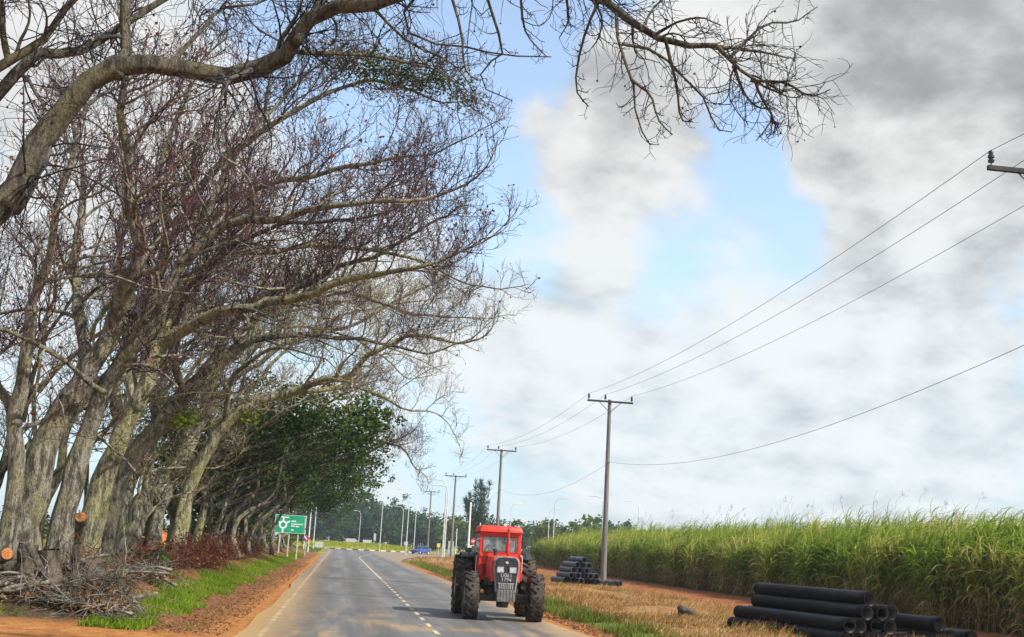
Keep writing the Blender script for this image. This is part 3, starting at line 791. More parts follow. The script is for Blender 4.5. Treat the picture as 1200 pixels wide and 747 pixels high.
bare_tree('thickest grey bare tree with a fluted buttressed trunk beside the dead brown shrubs', 43,
          [([(155, 684, 0), (159, 640, 0), (166, 605, .5), (188, 572, 2), (214, 538, 4), (236, 490, 6)], .66, .22, 0),
           ([(150, 682, -.3), (146, 620, -.3), (146, 560, -.3), (140, 500, 0), (134, 450, .5)], .42, .2, 0),
           ([(174, 682, -.6), (180, 640, -.5), (186, 605, 0), (200, 570, 2)], .3, .16, 0),
           ([(140, 680, -.8), (152, 630, -.6), (166, 585, -.2)], .35, .25, 0)],
          [([(236, 490, 6), (252, 440, 6), (292, 385, 5.5), (352, 345, 5), (432, 350, 4.5), (520, 368, 4), (575, 372, 4)], .2, .04, 1.0),
           ([(134, 450, .5), (150, 390, 1), (175, 320, 1), (220, 260, 1)], .18, .05, .8),
           ([(225, 515, 5), (280, 440, 5), (350, 400, 5), (440, 372, 5), (520, 340, 5)], .14, .04, .9), ([(166, 610, 0), (172, 560, .5), (180, 500, 1), (200, 440, 1.5), (240, 395, 2), (300, 370, 2)], .17, .04, .9)],
          pods=250, dens=0.8, branch='branch_pale', twig='twig_pale', moss=[(210, 492, -1, .35, 260, .1), (180, 470, -1, .25, 120, .09)])

bare_tree('pale smooth bare tree with a forked trunk and one low bough reaching over the road', 44.5,
          [([(203, 664, 0), (209, 620, 0), (221, 575, 0), (239, 535, 0), (263, 498, 0), (300, 470, 0)], .36, .19, 0),
           ([(210, 655, .3), (206, 610, .5), (196, 570, .8), (205, 530, 1)], .25, .14, 0)],
          [([(300, 470, 0), (345, 460, 0), (400, 442, -.5), (460, 408, -1), (530, 395, -1.5), (578, 402, -2)], .19, .04, 1.0),
           ([(345, 460, 0), (400, 455, .6), (452, 460, 1), (500, 478, 1.3), (538, 482, 1.5)], .11, .03, .9),
           ([(205, 530, 1), (235, 480, 1), (270, 420, 1), (330, 385, 1), (410, 395, 1), (470, 420, 1)], .13, .035, .8),
           ([(263, 498, 0), (275, 440, -1.5), (320, 410, -3), (380, 420, -4)], .12, .035, .7)],
          bark='bark_pale', branch='branch_pale', twig='twig_pale', dens=0.75, moss=[(290, 490, 0, .3, 80, .1)])

bare_tree('far bare tree reaching a grey bough out past the dark evergreens', 74,
          [([(266, 655, 0), (272, 610, 0), (300, 565, 0), (348, 545, 0)], .4, .22, 0)],
          [([(348, 545, 0), (398, 522, 0), (440, 515, 0), (470, 525, 0), (484, 545, 0)], .16, .04, 1.0),
           ([(348, 545, 0), (400, 540, -1), (440, 525, -2), (465, 515, -2.6)], .12, .04, .9),
           ([(300, 565, 0), (340, 500, -2), (390, 470, -4), (430, 450, -5)], .14, .04, .8)],
          bark='bark_dark', branch='branch', twig='twig', dens=0.7, reach=1)

for lab, Yd, px0, dx, bk, tw in (('pale slender bare tree in the second row, behind the first leaning grey trunks', 39, 38, 0, 'bark_pale', 'twig_pale'),
                                 ('grey bare tree in the second row behind the yellowish trunk', 46, 104, 0, 'bark', 'twig'),
                                 ('slim bare tree in the second row left of the thick buttressed trunk', 55, 140, 20, 'bark', 'twig_pale'),
                                 ('leaning bare tree in the second row at the far left', 42, -22, -12, 'bark_dark', 'twig'),
                                 ('pale bare tree between the forked pale trunk and the evergreens', 60, 224, 30, 'bark_pale', 'twig_pale')):
    j = lambda v: v + rng.uniform(-8, 8)
    bare_tree(lab, Yd, [([(px0, 655, 0), (j(px0 + 8), 600, 0), (j(px0 + 25), 550, 0), (j(px0 + 44), 500, 0), (j(px0 + 70), 455, 0)], .19, .12, 0), ([(px0 - 4, 652, .6), (j(px0 - 6), 590, .8), (j(px0 + 4), 520, 1)], .13, .09, 0)],
              [([(px0 + 70, 455, 0), (j(px0 + 105), 415, .5), (j(px0 + 150), 380, 1), (j(px0 + 230), 360, 1.5), (j(px0 + 310), 352, 2)], .115, .03, .9),
               ([(px0 + 50, 490, 0), (j(px0 + 60), 430, -1), (j(px0 + 85), 370, -1.6), (j(px0 + 120), 315, -2), (j(px0 + 150), 250, -2)], .1, .03, .9),
               ([(px0 + 4, 520, 1), (j(px0 + 2), 450, 1.6), (j(px0 + 18), 380, 2), (j(px0 + 30), 300, 2.5)], .085, .03, .8),
               ([(px0 + 20, 560, 0), (j(px0 + 60), 520, -1.5), (j(px0 + 110), 480, -2.5), (j(px0 + 180), 460, -3)], .09, .03, .9)],
              bark=bk, branch='branch_pale' if 'pale' in tw else 'branch', twig=tw, dens=.8, n3=9, n4=6, twr=.009)


# ---------------------------------------------------------------- leafy trees
def leafy_tree(name, label, cat, group, base, blobs, leaves, size, mat, bark='bark_dark', trunk_r=0.25, fork=3, core=0.55, lean=(0, 0), wild=0.25, stems=None):
    """crown built of leaf clumps inside uneven blobs: (cx,cy,cz,rx,ry,rz) relative to the base"""
    root = empty(name, tuple(base), label, cat, group)
    tr = NM(); cr = NM()
    top = np.mean([b[2] for b in blobs]); h0 = min(b[2] - b[5] for b in blobs)
    for st in (stems or [((0, 0, -0.15), (lean[0] * .4, lean[1] * .4, h0 * .7), (lean[0], lean[1], top))]):
        sp = smooth_path(st, 12); tubes(tr, sp, np.linspace(trunk_r, trunk_r * 0.35, 12) * (1 + 0.5 * np.exp(-np.arange(12) / 1.5)), 9, cap=True)
    spine = smooth_path((stems or [((0, 0, -0.15), (lean[0] * .4, lean[1] * .4, h0 * .7), (lean[0], lean[1], top))])[0], 12)
    vol = np.array([b[3] * b[4] * b[5] for b in blobs]) ** 0.67; vol /= vol.sum()
    for b, w in zip(blobs, vol):
        c = np.array(b[:3]); rr = np.array(b[3:])
        k = int(rng.integers(5, 9)); s0 = spine[rng.integers(5, 9, k)]
        e = c + rand_dirs(k) * rr * 0.75
        midp = (s0 + e) / 2 + rng.normal(0, .25, (k, 3)) * rr.mean() * .4
        P = np.stack([s0, (s0 + midp) / 2, midp, (midp + e) / 2, e], 1); tubes(tr, P, np.tile(np.linspace(trunk_r * .26, .012, 5), (k, 1)), 5)
        n = int(leaves * w); nc = max(6, n // 28)
        d = rand_dirs(nc) * (core + (1 - core) * rng.uniform(0, 1, (nc, 1)) ** 0.6)
        cc = c + d * rr * (1 + rng.normal(0, wild, (nc, 1)))
        pts = np.repeat(cc, 28, 0) + rng.normal(0, 1, (nc * 28, 3)) * rr.mean() * 0.13 * np.array([1, 1, .7])
        cards(cr, pts, size, 0.55, 0.25)
    tr.build('trunk', bark, root, (0, 0, 0), True); cr.build('crown', mat, root)
    return root


def gz(x, y): return float(terrain(x, y))


EG = 'dark evergreens in the roadside row'
for lab, px, Yd, blobs, stems in (
    ('dark evergreen whose leafy crown hangs over the road, first behind the bare trees', 243, 60,
     [(1.5, 0, 7.6, 2.6, 2.8, 1.5), (4.0, 0, 7.3, 2.6, 2.8, 1.5), (6.4, .5, 7.2, 1.9, 2.4, 1.3), (8.0, 0, 7.2, 1.2, 1.8, 1.0), (2.5, 1, 5.9, 2.4, 2, 1.0), (-1.5, 0, 7.4, 2, 2, 1.4)], None),
    ('dark evergreen with twin stems behind the first leafy crown', 268, 72,
     [(1, 0, 7, 2.6, 2.8, 2.0), (4.2, 0, 6.8, 2.6, 2.8, 1.8), (7.0, 0, 7.0, 2.1, 2.4, 1.5), (3, 0, 4.8, 2.4, 2.4, 1.2)], None),
    ('dark evergreen standing just before the green direction sign', 290, 86,
     [(1, 0, 7.4, 2.8, 2.8, 2.2), (4.4, 0, 6.8, 2.8, 2.8, 2.0), (7.4, 0, 6.4, 2.0, 2.4, 1.6), (3.6, 0, 4.6, 2.4, 2.4, 1.2)], None),
    ('dark evergreen behind the green direction sign', 303, 104,
     [(1, 0, 7.4, 3, 2.8, 2.4), (4.6, 0, 6.6, 3, 2.8, 2.2), (7.8, 0, 5.9, 2.0, 2.4, 1.7), (4.4, 0, 4.4, 2.6, 2.4, 1.2)], None),
    ('last dark evergreen of the roadside row, next to the pale lamp posts', 318, 124,
     [(1, 0, 7.6, 3.2, 2.8, 2.6), (4.6, 0, 6.8, 2.8, 2.8, 2.4), (6.6, 0, 5.2, 1.8, 2.4, 1.4)], None)):
    b = at(px, 650, Yd); b[2] = gz(b[0], b[1])
    hb = min(q[2] for q in blobs)
    stems = [smooth_path([(-1.6 + i * .75 + rng.uniform(-.3, .3), rng.uniform(-1, 1), -.15), (-1.5 + i * .75 + rng.uniform(-.35, .35), rng.uniform(-.8, .8), 1.0), (-1.2 + i * .8 + rng.uniform(-.4, .4), rng.uniform(-.6, .6), 2.1), (-.9 + i * .95 + rng.uniform(-.4, .4), rng.uniform(-.5, .5), 3.2), (-.2 + i * .9 + rng.uniform(-.4, .4), rng.uniform(-.8, .8), hb * .95), (.3 + i * 1.2, rng.uniform(-1, 1), hb + 1.2)], 12) for i in range(5)]
    leafy_tree('evergreen_tree', lab, 'tree', EG, b, blobs + [(-2.2, .5, 5.6, 2.2, 2.2, 1.8), (-1.2, .8, 4.4, 2.0, 2.2, 1.3), (1.0, .6, 5.0, 1.7, 1.8, .9), (-2.6, 1.8, 3.0, 1.8, 1.6, 1.4), (-1.6, 2.2, 2.4, 1.4, 1.2, 1.3)], 19000, .11, 'leaf_dark', 'bark', .14, stems=stems, wild=.42)

# bushes and low trees that close the gaps between the trunks
for lab, px, Yd, h, w in (('dark green bush between the sawn stub and the thick trunk', 127, 70, 2.0, 2.2), ('dark bush far behind the leaning grey trunks', 10, 95, 2.6, 4.5),
                          ('green bush seen past the forked pale trunk', 196, 110, 2.6, 3), ('low dark bush in the field left of the row', 70, 120, 2.4, 4),
                          ('leafy bush behind the twin stemmed evergreen', 250, 92, 3.2, 2.6), ('dense bush at the feet of the evergreens', 285, 118, 3.4, 2.8), ('dense dark bush behind the sign posts', 318, 150, 3.4, 3.2)):
    b = at(px, 640, Yd); b[2] = gz(b[0], b[1])
    leafy_tree('bush', lab, 'bush', 'bushes behind the roadside trees', b, [(0, 0, h * .5, w, w, h * .5), (w * .7, .5, h * .42, w * .7, w * .7, h * .4), (-w * .8, 0, h * .4, w * .7, w * .7, h * .4)], 1800, .16, 'leaf_dark', trunk_r=.06)

# distant belt of trees round the junction, and those behind the cane
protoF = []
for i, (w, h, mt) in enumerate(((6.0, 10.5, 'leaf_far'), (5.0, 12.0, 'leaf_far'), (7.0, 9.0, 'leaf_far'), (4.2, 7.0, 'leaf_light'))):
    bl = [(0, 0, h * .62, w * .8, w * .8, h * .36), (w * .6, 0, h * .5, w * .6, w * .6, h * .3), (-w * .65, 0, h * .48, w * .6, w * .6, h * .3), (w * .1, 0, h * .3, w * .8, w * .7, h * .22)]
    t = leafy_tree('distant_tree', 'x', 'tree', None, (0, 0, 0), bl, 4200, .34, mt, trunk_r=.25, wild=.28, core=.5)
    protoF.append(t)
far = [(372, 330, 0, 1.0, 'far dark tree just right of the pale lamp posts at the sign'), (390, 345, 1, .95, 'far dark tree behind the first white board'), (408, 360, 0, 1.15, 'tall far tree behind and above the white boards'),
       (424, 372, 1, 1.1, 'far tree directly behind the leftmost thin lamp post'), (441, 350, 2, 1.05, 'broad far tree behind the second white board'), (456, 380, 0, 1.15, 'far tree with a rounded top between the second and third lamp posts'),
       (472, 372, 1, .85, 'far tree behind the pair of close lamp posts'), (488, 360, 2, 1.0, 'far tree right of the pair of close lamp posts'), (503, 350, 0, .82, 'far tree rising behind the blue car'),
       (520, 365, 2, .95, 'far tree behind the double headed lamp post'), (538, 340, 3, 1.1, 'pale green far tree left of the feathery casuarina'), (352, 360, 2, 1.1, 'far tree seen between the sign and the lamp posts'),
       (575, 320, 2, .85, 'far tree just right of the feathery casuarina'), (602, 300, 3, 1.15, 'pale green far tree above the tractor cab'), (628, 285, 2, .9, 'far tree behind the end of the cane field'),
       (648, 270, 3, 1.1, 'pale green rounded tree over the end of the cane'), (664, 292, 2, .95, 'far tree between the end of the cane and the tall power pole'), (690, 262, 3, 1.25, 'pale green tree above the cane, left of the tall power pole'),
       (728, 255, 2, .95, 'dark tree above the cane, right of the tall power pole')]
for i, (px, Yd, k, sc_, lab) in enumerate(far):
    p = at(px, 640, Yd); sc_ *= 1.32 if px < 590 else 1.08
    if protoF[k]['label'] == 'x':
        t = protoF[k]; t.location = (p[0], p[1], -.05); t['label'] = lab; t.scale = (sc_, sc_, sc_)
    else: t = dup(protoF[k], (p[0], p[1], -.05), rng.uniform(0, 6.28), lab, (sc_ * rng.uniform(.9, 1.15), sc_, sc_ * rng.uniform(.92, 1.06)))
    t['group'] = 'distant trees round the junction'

# feathery casuarina behind the tractor
b = at(561, 650, 225); b[2] = -.05
root = empty('casuarina_tree', tuple(b), 'tall feathery grey green tree with upright plumes behind the tractor', 'tree')
tr = NM(); cr = NM()
for k in range(13):
    a = rng.uniform(0, 6.28); rr = rng.uniform(.4, 4.3); top = 16.6 - rr * 1.3 + rng.uniform(-1.8, .8)
    z0 = rng.uniform(2, 6)
    sp = smooth_path([(0, 0, z0), (math.cos(a) * rr * .6, math.sin(a) * rr * .6, z0 + 2.2), (math.cos(a) * rr, math.sin(a) * rr, top)], 16)
    tubes(tr, sp, np.linspace(.12, .02, 16), 5)
    t = rng.uniform(.25, 1, 260); q = sp[(t * 15).astype(int)] + rng.normal(0, 1, (260, 3)) * np.array([.32, .32, .45]) * (1.25 - t)[:, None] * 1.25
    d = unit(rng.normal(0, .6, (260, 3)) + np.array([0, 0, .9])); P = np.stack([q, q + d * .45, q + d * .95], 1)
    ribbons(cr, P, np.tile([.07, .06, .015], (260, 1)), rand_dirs(260))
tubes(tr, smooth_path([(0, 0, -.2), (.1, 0, 5), (0, .1, 13.5)], 12), np.linspace(.3, .05, 12), 8)
tr.build('trunk', 'bark_dark', root); cr.build('crown', 'leaf_teal', root)

# ---------------------------------------------------------------- sugar cane field
def cane_edge(y): return 19.6 - 0.118 * y


cx, cy = [], []
N_try = 24000
yy = rng.uniform(24, 134, N_try); dep = rng.uniform(0, 1, N_try)
front = rng.uniform(0, 1, N_try) < 0.40
off = np.where(front, dep * 2.6, 2.6 + dep * 44)
xx = cane_edge(yy) + off + 0.35 * np.sin(yy * 1.1) + 0.3 * np.sin(yy * 2.7)
keep = rng.uniform(0, 1, N_try) < np.where(front, np.clip(62 / yy, .35, 1), np.where(off < 16, .75, .36))
cxy = np.stack([xx, yy], 1)[keep]; isfront = (off < 2.2)[keep]
n = len(cxy); hg = rng.normal(5.45, .36, n) + 0.32 * bumpy(cxy[:, 0], cxy[:, 1], .33) + 0.12 * bumpy(cxy[:, 0] + 40, cxy[:, 1], 1.3)
base = np.stack([cxy[:, 0], cxy[:, 1], terrain(cxy[:, 0], cxy[:, 1])], -1)
lean = rng.normal(0, .10, (n, 2)) + np.array([.12, .02])
hg = hg * (.60 + .40 * smst(off[keep], 0, 5.0)); stalk_h = hg * .62
nm = NM(); fi = np.where(isfront)[0]
top = base + np.concatenate([lean * stalk_h[:, None], stalk_h[:, None]], 1)
tubes(nm, np.stack([base[fi], (base[fi] * .5 + top[fi] * .5) + rng.normal(0, .04, (len(fi), 3)), top[fi]], 1), np.tile([.019, .017, .013], (len(fi), 1)), 4)
tagit(nm.build('cane_stalks', 'cane_stalk'), 'bare jointed cane stalks along the edge of the field', 'sugar cane', kind='stuff')


def leaf_spray(nm, own, per, zlo, zhi, L0, L1, w, upl, uph, wind):
    o = np.repeat(own, per); k = len(o)
    t = rng.uniform(zlo, zhi, k)
    st = base[o] + np.concatenate([lean[o] * (stalk_h[o] * t)[:, None], (stalk_h[o] * t)[:, None]], 1)
    a = rng.uniform(0, 2 * math.pi, k); hd = np.stack([np.cos(a), np.sin(a), np.zeros(k)], 1)
    hd = unit(hd + np.array([wind, wind * .15, 0])); L = rng.uniform(L0, L1, k); up = rng.uniform(upl, uph, k)
    P = [st]; d = unit(hd * 1 + np.array([0, 0, 1.0]) * up[:, None])
    K = 5
    for j in range(K):
        P.append(P[-1] + d * (L / K)[:, None]); d = unit(d + np.array([wind * .22, 0, -.42]) + hd * .06)
    P = np.stack(P, 1); S = unit(np.cross(hd, np.array([0, 0, 1.0])) + rng.normal(0, .25, (k, 3)))
    W = w * np.array([.5, 1, .95, .75, .42, .04])[None] * rng.uniform(.8, 1.25, (k, 1)); ribbons(nm, P, W, S)


nm = NM(); allc = np.arange(n); leaf_spray(nm, allc, 9, .5, 1.03, .95, 1.75, .027, 1.0, 3.2, .5)
leaf_spray(nm, fi, 5, .35, .85, .8, 1.4, .034, .6, 2.0, .3)
leaf_spray(nm, rng.choice(allc, n // 2, False), 3, .98, 1.08, 1.0, 1.9, .018, 3.0, 8, .6)
tagit(nm.build('sugar_cane_leaves', 'cane'), 'tall green sugar cane leaves bending in the wind right of the road', 'sugar cane', kind='stuff')
nm = NM(); leaf_spray(nm, fi, 7, .08, .6, .5, 1.1, .016, .1, 1.5, .15)
tagit(nm.build('dry_cane_leaves', 'cane_dry'), 'dry brown lower leaves hanging at the foot of the cane', 'sugar cane', kind='stuff')
pk = rng.choice(np.where(off[keep] > 3)[0], 130, False); nm = NM()
st = base[pk] + np.concatenate([lean[pk] * hg[pk][:, None] * .8, hg[pk][:, None] * .85], 1)
d = np.array([.22, .02, 1.0]); ln = rng.uniform(.35, .9, len(pk))[:, None]
P = np.stack([st, st + unit(d + rng.normal(0, .08, (len(pk), 3))) * ln * .6, st + unit(d + np.array([.25, 0, 0])) * ln], 1)
tubes(nm, P, np.tile([.007, .006, .004], (len(pk), 1)), 3)
q = np.repeat(P[:, 2], 14, 0) + rng.normal(0, 1, (len(pk) * 14, 3)) * np.array([.06, .04, .13]) + np.array([.05, 0, .05])
dd = unit(np.array([.5, 0, .75]) + rng.normal(0, .35, q.shape)); ribbons(nm, np.stack([q, q + dd * .09, q + dd * .18], 1), np.tile([.006, .008, .002], (len(q), 1)), rand_dirs(len(q)))
tagit(nm.build('cane_plumes', 'plume'), 'thin grey flower plumes standing above the cane', 'sugar cane', kind='stuff')


# ---------------------------------------------------------------- grass, straw and litter
def blades(name, mat, pts, h, w, lean_, label, cat, droop_=.35):
    k = len(pts); z = terrain(pts[:, 0], pts[:, 1]); st = np.stack([pts[:, 0], pts[:, 1], z - .01], -1)
    d = unit(rng.normal(0, .42, (k, 3)) + np.array([lean_, 0, 1.0])); d[:, 2] = np.abs(d[:, 2])
    hh = h * rng.uniform(.5, 1.4, k)[:, None]
    p1 = st + d * hh * .55; d2 = unit(d + rng.normal(0, .3, (k, 3)) + np.array([lean_ * .6, 0, -droop_])); p2 = p1 + d2 * hh * .5
    nm = NM(); a = rng.uniform(0, 6.28, k); ribbons(nm, np.stack([st, p1, p2], 1), np.tile([w, w * .85, w * .1], (k, 1)), np.stack([np.cos(a), np.sin(a), np.zeros(k)], -1))
    return tagit(nm.build(name, mat), label, cat, kind='stuff')


def field(n_, y0, y1, f_lo, f_hi, pw=1.0):
    """points with density falling with distance; f_lo / f_hi give x limits at y"""
    y = y0 * (y1 / y0) ** rng.uniform(0, 1, n_); u = rng.uniform(0, 1, n_) ** pw
    return np.stack([f_lo(y) + (f_hi(y) - f_lo(y)) * u, y], -1)


Lx = lambda d: (lambda y: S_LEFT - SL * y - d)
Rx = lambda e: (lambda y: right_edge(y) + e)
p = field(52000, 22.6, 125, Lx(2.95), Lx(1.75)); q = np.sin(p[:, 1] * .7) * .16 + np.sin(p[:, 1] * 1.9) * .1
p[:, 0] += q * 1.2; clump = bumpy(p[:, 0], p[:, 1], 1.9) + rng.normal(0, .25, len(p)) > -1.2
blades('verge_grass', 'grass', p[clump], .13, .010, .1, 'strip of bright green grass along the left verge', 'grass')
p = field(16000, 23, 90, Lx(6.0), Lx(2.8)); p = p[bumpy(p[:, 0], p[:, 1], 1.0) > .2]
blades('bank_grass', 'grass_dull', p, .22, .01, .1, 'dull green tufts on the bank below the bare trees', 'grass')
p = field(40000, 24, 118, Rx(.9), Rx(2.5)); clump = bumpy(p[:, 0], p[:, 1], 1.1) + .5 * bumpy(p[:, 0], p[:, 1], 2.9) + rng.normal(0, .25, len(p)) > -.05
blades('kerbside_grass', 'grass_dull', p[clump], .2, .010, .12, 'patchy green grass strip along the right edge of the road', 'grass')
p = field(110000, 25, 112, Rx(2.0), Rx(9.6)); dn = bumpy(p[:, 0], p[:, 1], .62) + .5 * bumpy(p[:, 0], p[:, 1], 2.1) + rng.normal(0, .3, len(p)) > -.02
blades('dry_grass', 'straw', p[dn], .26, .009, .55, 'blown dry straw coloured grass between the road and the red earth', 'dry grass', .6)
p = field(5000, 26, 110, Rx(9), Rx(13.5)); p = p[bumpy(p[:, 0], p[:, 1], .9) > .45]
blades('scattered_straw', 'straw', p, .22, .010, .3, 'thin straw tufts scattered on the red earth before the cane', 'dry grass', .6)
p = field(9000, 150, 215, lambda y: np.full_like(y, -60.), Lx(1.0)); blades('junction_grass', 'grass_dull', p, .35, .04, .1, 'rough grass at the far left corner of the junction', 'grass')
p = field(7000, 118, 200, Rx(.8), Rx(22)); blades('corner_grass', 'straw', p, .35, .03, .2, 'dry grass bank on the inside corner of the junction', 'dry grass')
a = rng.uniform(0, 6.28, 9000); r = RI * np.sqrt(rng.uniform(.05, .94, 9000)); nm = NM()
st = np.stack([RC[0] + r * np.cos(a), RC[1] + r * np.sin(a), np.interp(r, [0, RI - 9, RI - 4, RI], [1.15, 1.05, .75, .3])], -1)
d = unit(rng.normal(0, .35, (9000, 3)) + np.array([0, 0, 1.0])); ribbons(nm, np.stack([st, st + d * .2, st + d * .42], 1), np.tile([.05, .045, .01], (9000, 1)), rand_dirs(9000))
tagit(nm.build('island_grass', leaf_mat('island_leaf', [(.16, .2, .02), (.28, .3, .03), (.4, .38, .06)], .3, .3)), 'yellow green planting on the roundabout island', 'grass', kind='stuff')
p = field(9000, 24, 100, Rx(1.2), Rx(6.0)); p = p[bumpy(p[:, 0] + 9, p[:, 1] + 5, .8) + rng.normal(0, .3, len(p)) > .45]
blades('green_weeds', 'grass_dull', p, .24, .012, .15, 'green weeds growing through the dry straw on the right verge', 'grass')
p = field(6000, 23, 90, Lx(2.2), Lx(.9)); p = p[bumpy(p[:, 0] + 3, p[:, 1], 1.7) + rng.normal(0, .3, len(p)) > .75]
blades('shoulder_weeds', 'grass_dull', p, .10, .009, .1, 'sparse weeds on the left earth shoulder', 'grass')
p = field(7000, 23.5, 60, Lx(7.5), Lx(2.6)); p = p[bumpy(p[:, 0] + 3, p[:, 1] + 8, 1.2) > .1]
blades('bank_straw', 'straw', p, .2, .009, .2, 'dry grass tufts among the brush below the bare trees', 'dry grass')
# leaf litter on the earth shoulders
nm = NM(); p = np.vstack([field(6000, 22.5, 90, Lx(2.6), Lx(.3)), field(3500, 24, 80, Rx(.3), Rx(1.0)), field(9000, 24, 80, Lx(9), Lx(2.6))])
cards(nm, np.stack([p[:, 0], p[:, 1], terrain(p[:, 0], p[:, 1]) + .012], -1), .03, .6, .85)
tagit(nm.build('leaf_litter', 'litter'), 'brown fallen leaves along the earth shoulders', 'leaf litter', kind='stuff')


# ---------------------------------------------------------------- brush heaps, logs and stumps under the trees
def brush_heap(label, px, py, Yd, rx, ry, h, n_, mat='grey_twig', thick=.012, big=8):
    c = at(px, py, Yd); c[2] = gz(c[0], c[1]); root = empty('brush_heap', tuple(c), label, 'brush heap', 'heaps of cut brush under the trees')
    nm = NM(); a = rng.uniform(0, 6.28, n_); r = np.sqrt(rng.uniform(0, 1, n_))
    S = np.stack([r * np.cos(a) * rx, r * np.sin(a) * ry, rng.uniform(0, 1, n_) * h * (1 - r ** 2 * .8)], -1)
    D = rand_dirs(n_); D[:, 2] *= .5
    P, Rr = grow(S, D, rng.uniform(.5, 1.5, n_), rng.uniform(.4, 1.4, n_) * thick, 6, .33, -.05, .4)
    zmin = terrain(P[..., 0] + c[0], P[..., 1] + c[1]) - c[2]; P[..., 2] = np.maximum(P[..., 2], zmin + .01); tubes(nm, P, Rr, 4)
    S, D, L, rr = spawn(P, Rr, 3, .6, .1, .2, .6, .6, .2, (0, 0, 0), .004); P3, R3 = grow(S, D, L, rr, 4, .3, 0, .5); P3[..., 2] = np.maximum(P3[..., 2], .0); tubes(nm, P3, R3, 3)
    nm.build('twigs', mat, root)
    nm = NM(); k = n_ * 5; a = rng.uniform(0, 6.28, k); r = np.sqrt(rng.uniform(0, 1, k)); q = np.stack([r * np.cos(a) * rx, r * np.sin(a) * ry, rng.uniform(0, .75, k) * h * (1 - r ** 2 * .8)], -1)
    q[:, 2] = np.maximum(q[:, 2], terrain(q[:, 0] + c[0], q[:, 1] + c[1]) - c[2] + .02); cards(nm, q, .05, .6, .5); nm.build('foliage', 'litter', root)
    if big:
        nm = NM()
        for k in range(big):
            a0 = rng.uniform(0, 6.28); L = rng.uniform(.8, 1.9); p0 = np.array([rng.uniform(-.7, .7) * rx, rng.uniform(-.7, .7) * ry, rng.uniform(.1, .8) * h])
            d = np.array([math.cos(a0), math.sin(a0) * .6, rng.uniform(-.25, .3)]); sp = smooth_path([p0 - d * L / 2, p0 + rng.normal(0, .08, 3), p0 + d * L / 2], 8)
            tubes(nm, sp, np.linspace(1, .6, 8) * rng.uniform(.03, .06), 7, cap=True)
        nm.build('cut_branch', 'branch', root, (0, 0, 0), True)
    return root


brush_heap('tangled heap of grey twigs at the edge of the orange earth', 112, 712, 24.2, .7, .6, .9, 330)
brush_heap('heap of pale cut boughs at the left edge below the grey trunks', 28, 705, 24.4, 1.1, .6, .45, 110, thick=.014, big=16)
brush_heap('low litter of broken sticks before the thick buttressed trunk', 160, 700, 32, 1.0, .9, .3, 120, big=8)
brush_heap('brush piled behind the twig heap at the foot of the leaning trunks', 70, 690, 27.4, 1.5, .8, .45, 170, mat='shrub_twig', big=14)


def cut_log(label, p0, p1, r0, r1, name='cut_log', cat='log', group='sawn logs and stumps under the trees', face_end=1, bark='bark_dark'):
    p0, p1 = np.array(p0, float), np.array(p1, float); root = empty(name, tuple(p0), label, cat, group)
    nm = NM(); k = 7; t = np.linspace(0, 1, k)[:, None]; P = p0 + (p1 - p0) * t + rng.normal(0, .02, (k, 3)); P[0] = p0; P[-1] = p1
    Rr = np.linspace(r0, r1, k) * (1 + rng.normal(0, .04, k)); tubes(nm, P, Rr, 12); nm.build('log', bark, root, p0, True)
    d = unit(unit(P[-1] - P[-2]) + (rng.normal(0, .12, 3) if name == 'tree_stump' else 0)); ref = np.array([0, 0, 1.0]) if abs(d[2]) < .9 else np.array([1.0, 0, 0]); a = unit(np.cross(d, ref)); b = np.cross(d, a)
    ang = np.arange(16) * math.pi / 8; nm = NM(); nm.add(P[-1] + d * .004 + Rr[-1] * (a * np.cos(ang)[:, None] + b * np.sin(ang)[:, None]) * .97, [list(range(16))]); nm.build('cut_face', 'cut_old' if name == 'tree_stump' else 'cut', root, p0)
    return root


c = at(85, 650, 31.0); e = at(95, 606, 29.6); cut_log('sawn limb stub with a bright orange cut face against the yellowish trunk', c, e, .17, .15, bark='bark')
c = at(2, 655, 25.6); e = at(9, 649, 24.6); cut_log('cut log with a round orange face at the far left edge', c, e, .13, .13, bark='bark')
for lab, px, Yd, hh, rr in (('dark sawn stump beside the twig heap, broadest of the stumps', 112, 25.9, .8, .30), ('dark sawn stump at the foot of the leaning grey trunks', 30, 25.8, .85, .22), ('rough dark stump between the yellowish trunk and the grey trunks', 60, 26.2, .72, .25), ('reddish narrow stump below the orange cut stub', 90, 26.6, .95, .12)):
    b = at(px, 668, Yd); b[2] = gz(b[0], b[1]) - .1; cut_log(lab, b, b + np.array([rng.uniform(-.1, .1), -.02, hh]), rr * 1.1, rr * .95, 'tree_stump', 'stump', bark='stump_bark')
e = at(34, 640, 25.2); c = at(66, 694, 23.8); cut_log('long pale bough lying slanted across the heaps on the left', c, e, .05, .09, bark='bark_dark')
b = at(134, 655, 60); b[2] = gz(b[0], b[1])
nm = NM(); th = np.linspace(0, 2 * math.pi, 22, endpoint=False)
V = []; F_ = []
for i, (rr, zz) in enumerate(((2.3, -.1), (2.0, .6), (1.3, 1.25), (.5, 1.55), (.02, 1.6))):
    V += [(rr * math.cos(a) * (1 + .12 * math.sin(3 * a + i)) * 1.3, rr * math.sin(a) * (1 + .1 * math.sin(5 * a + i)), zz + .07 * math.sin(4 * a + i)) for a in th]
for i in range(4):
    for k in range(22): F_.append([i * 22 + k, i * 22 + (k + 1) % 22, (i + 1) * 22 + (k + 1) % 22, (i + 1) * 22 + k])
nm.add(np.array(V) + b, F_); o = nm.build('earth_mound', surf('orange_laterite', (.28, .09, .025), (.5, .2, .06), 2.5, .95, bmp=1.0, bdist=.08), origin=tuple(b), smooth=True)
tagit(o, 'mound of orange laterite seen between the yellowish trunk and the thick trunk', 'earth mound')

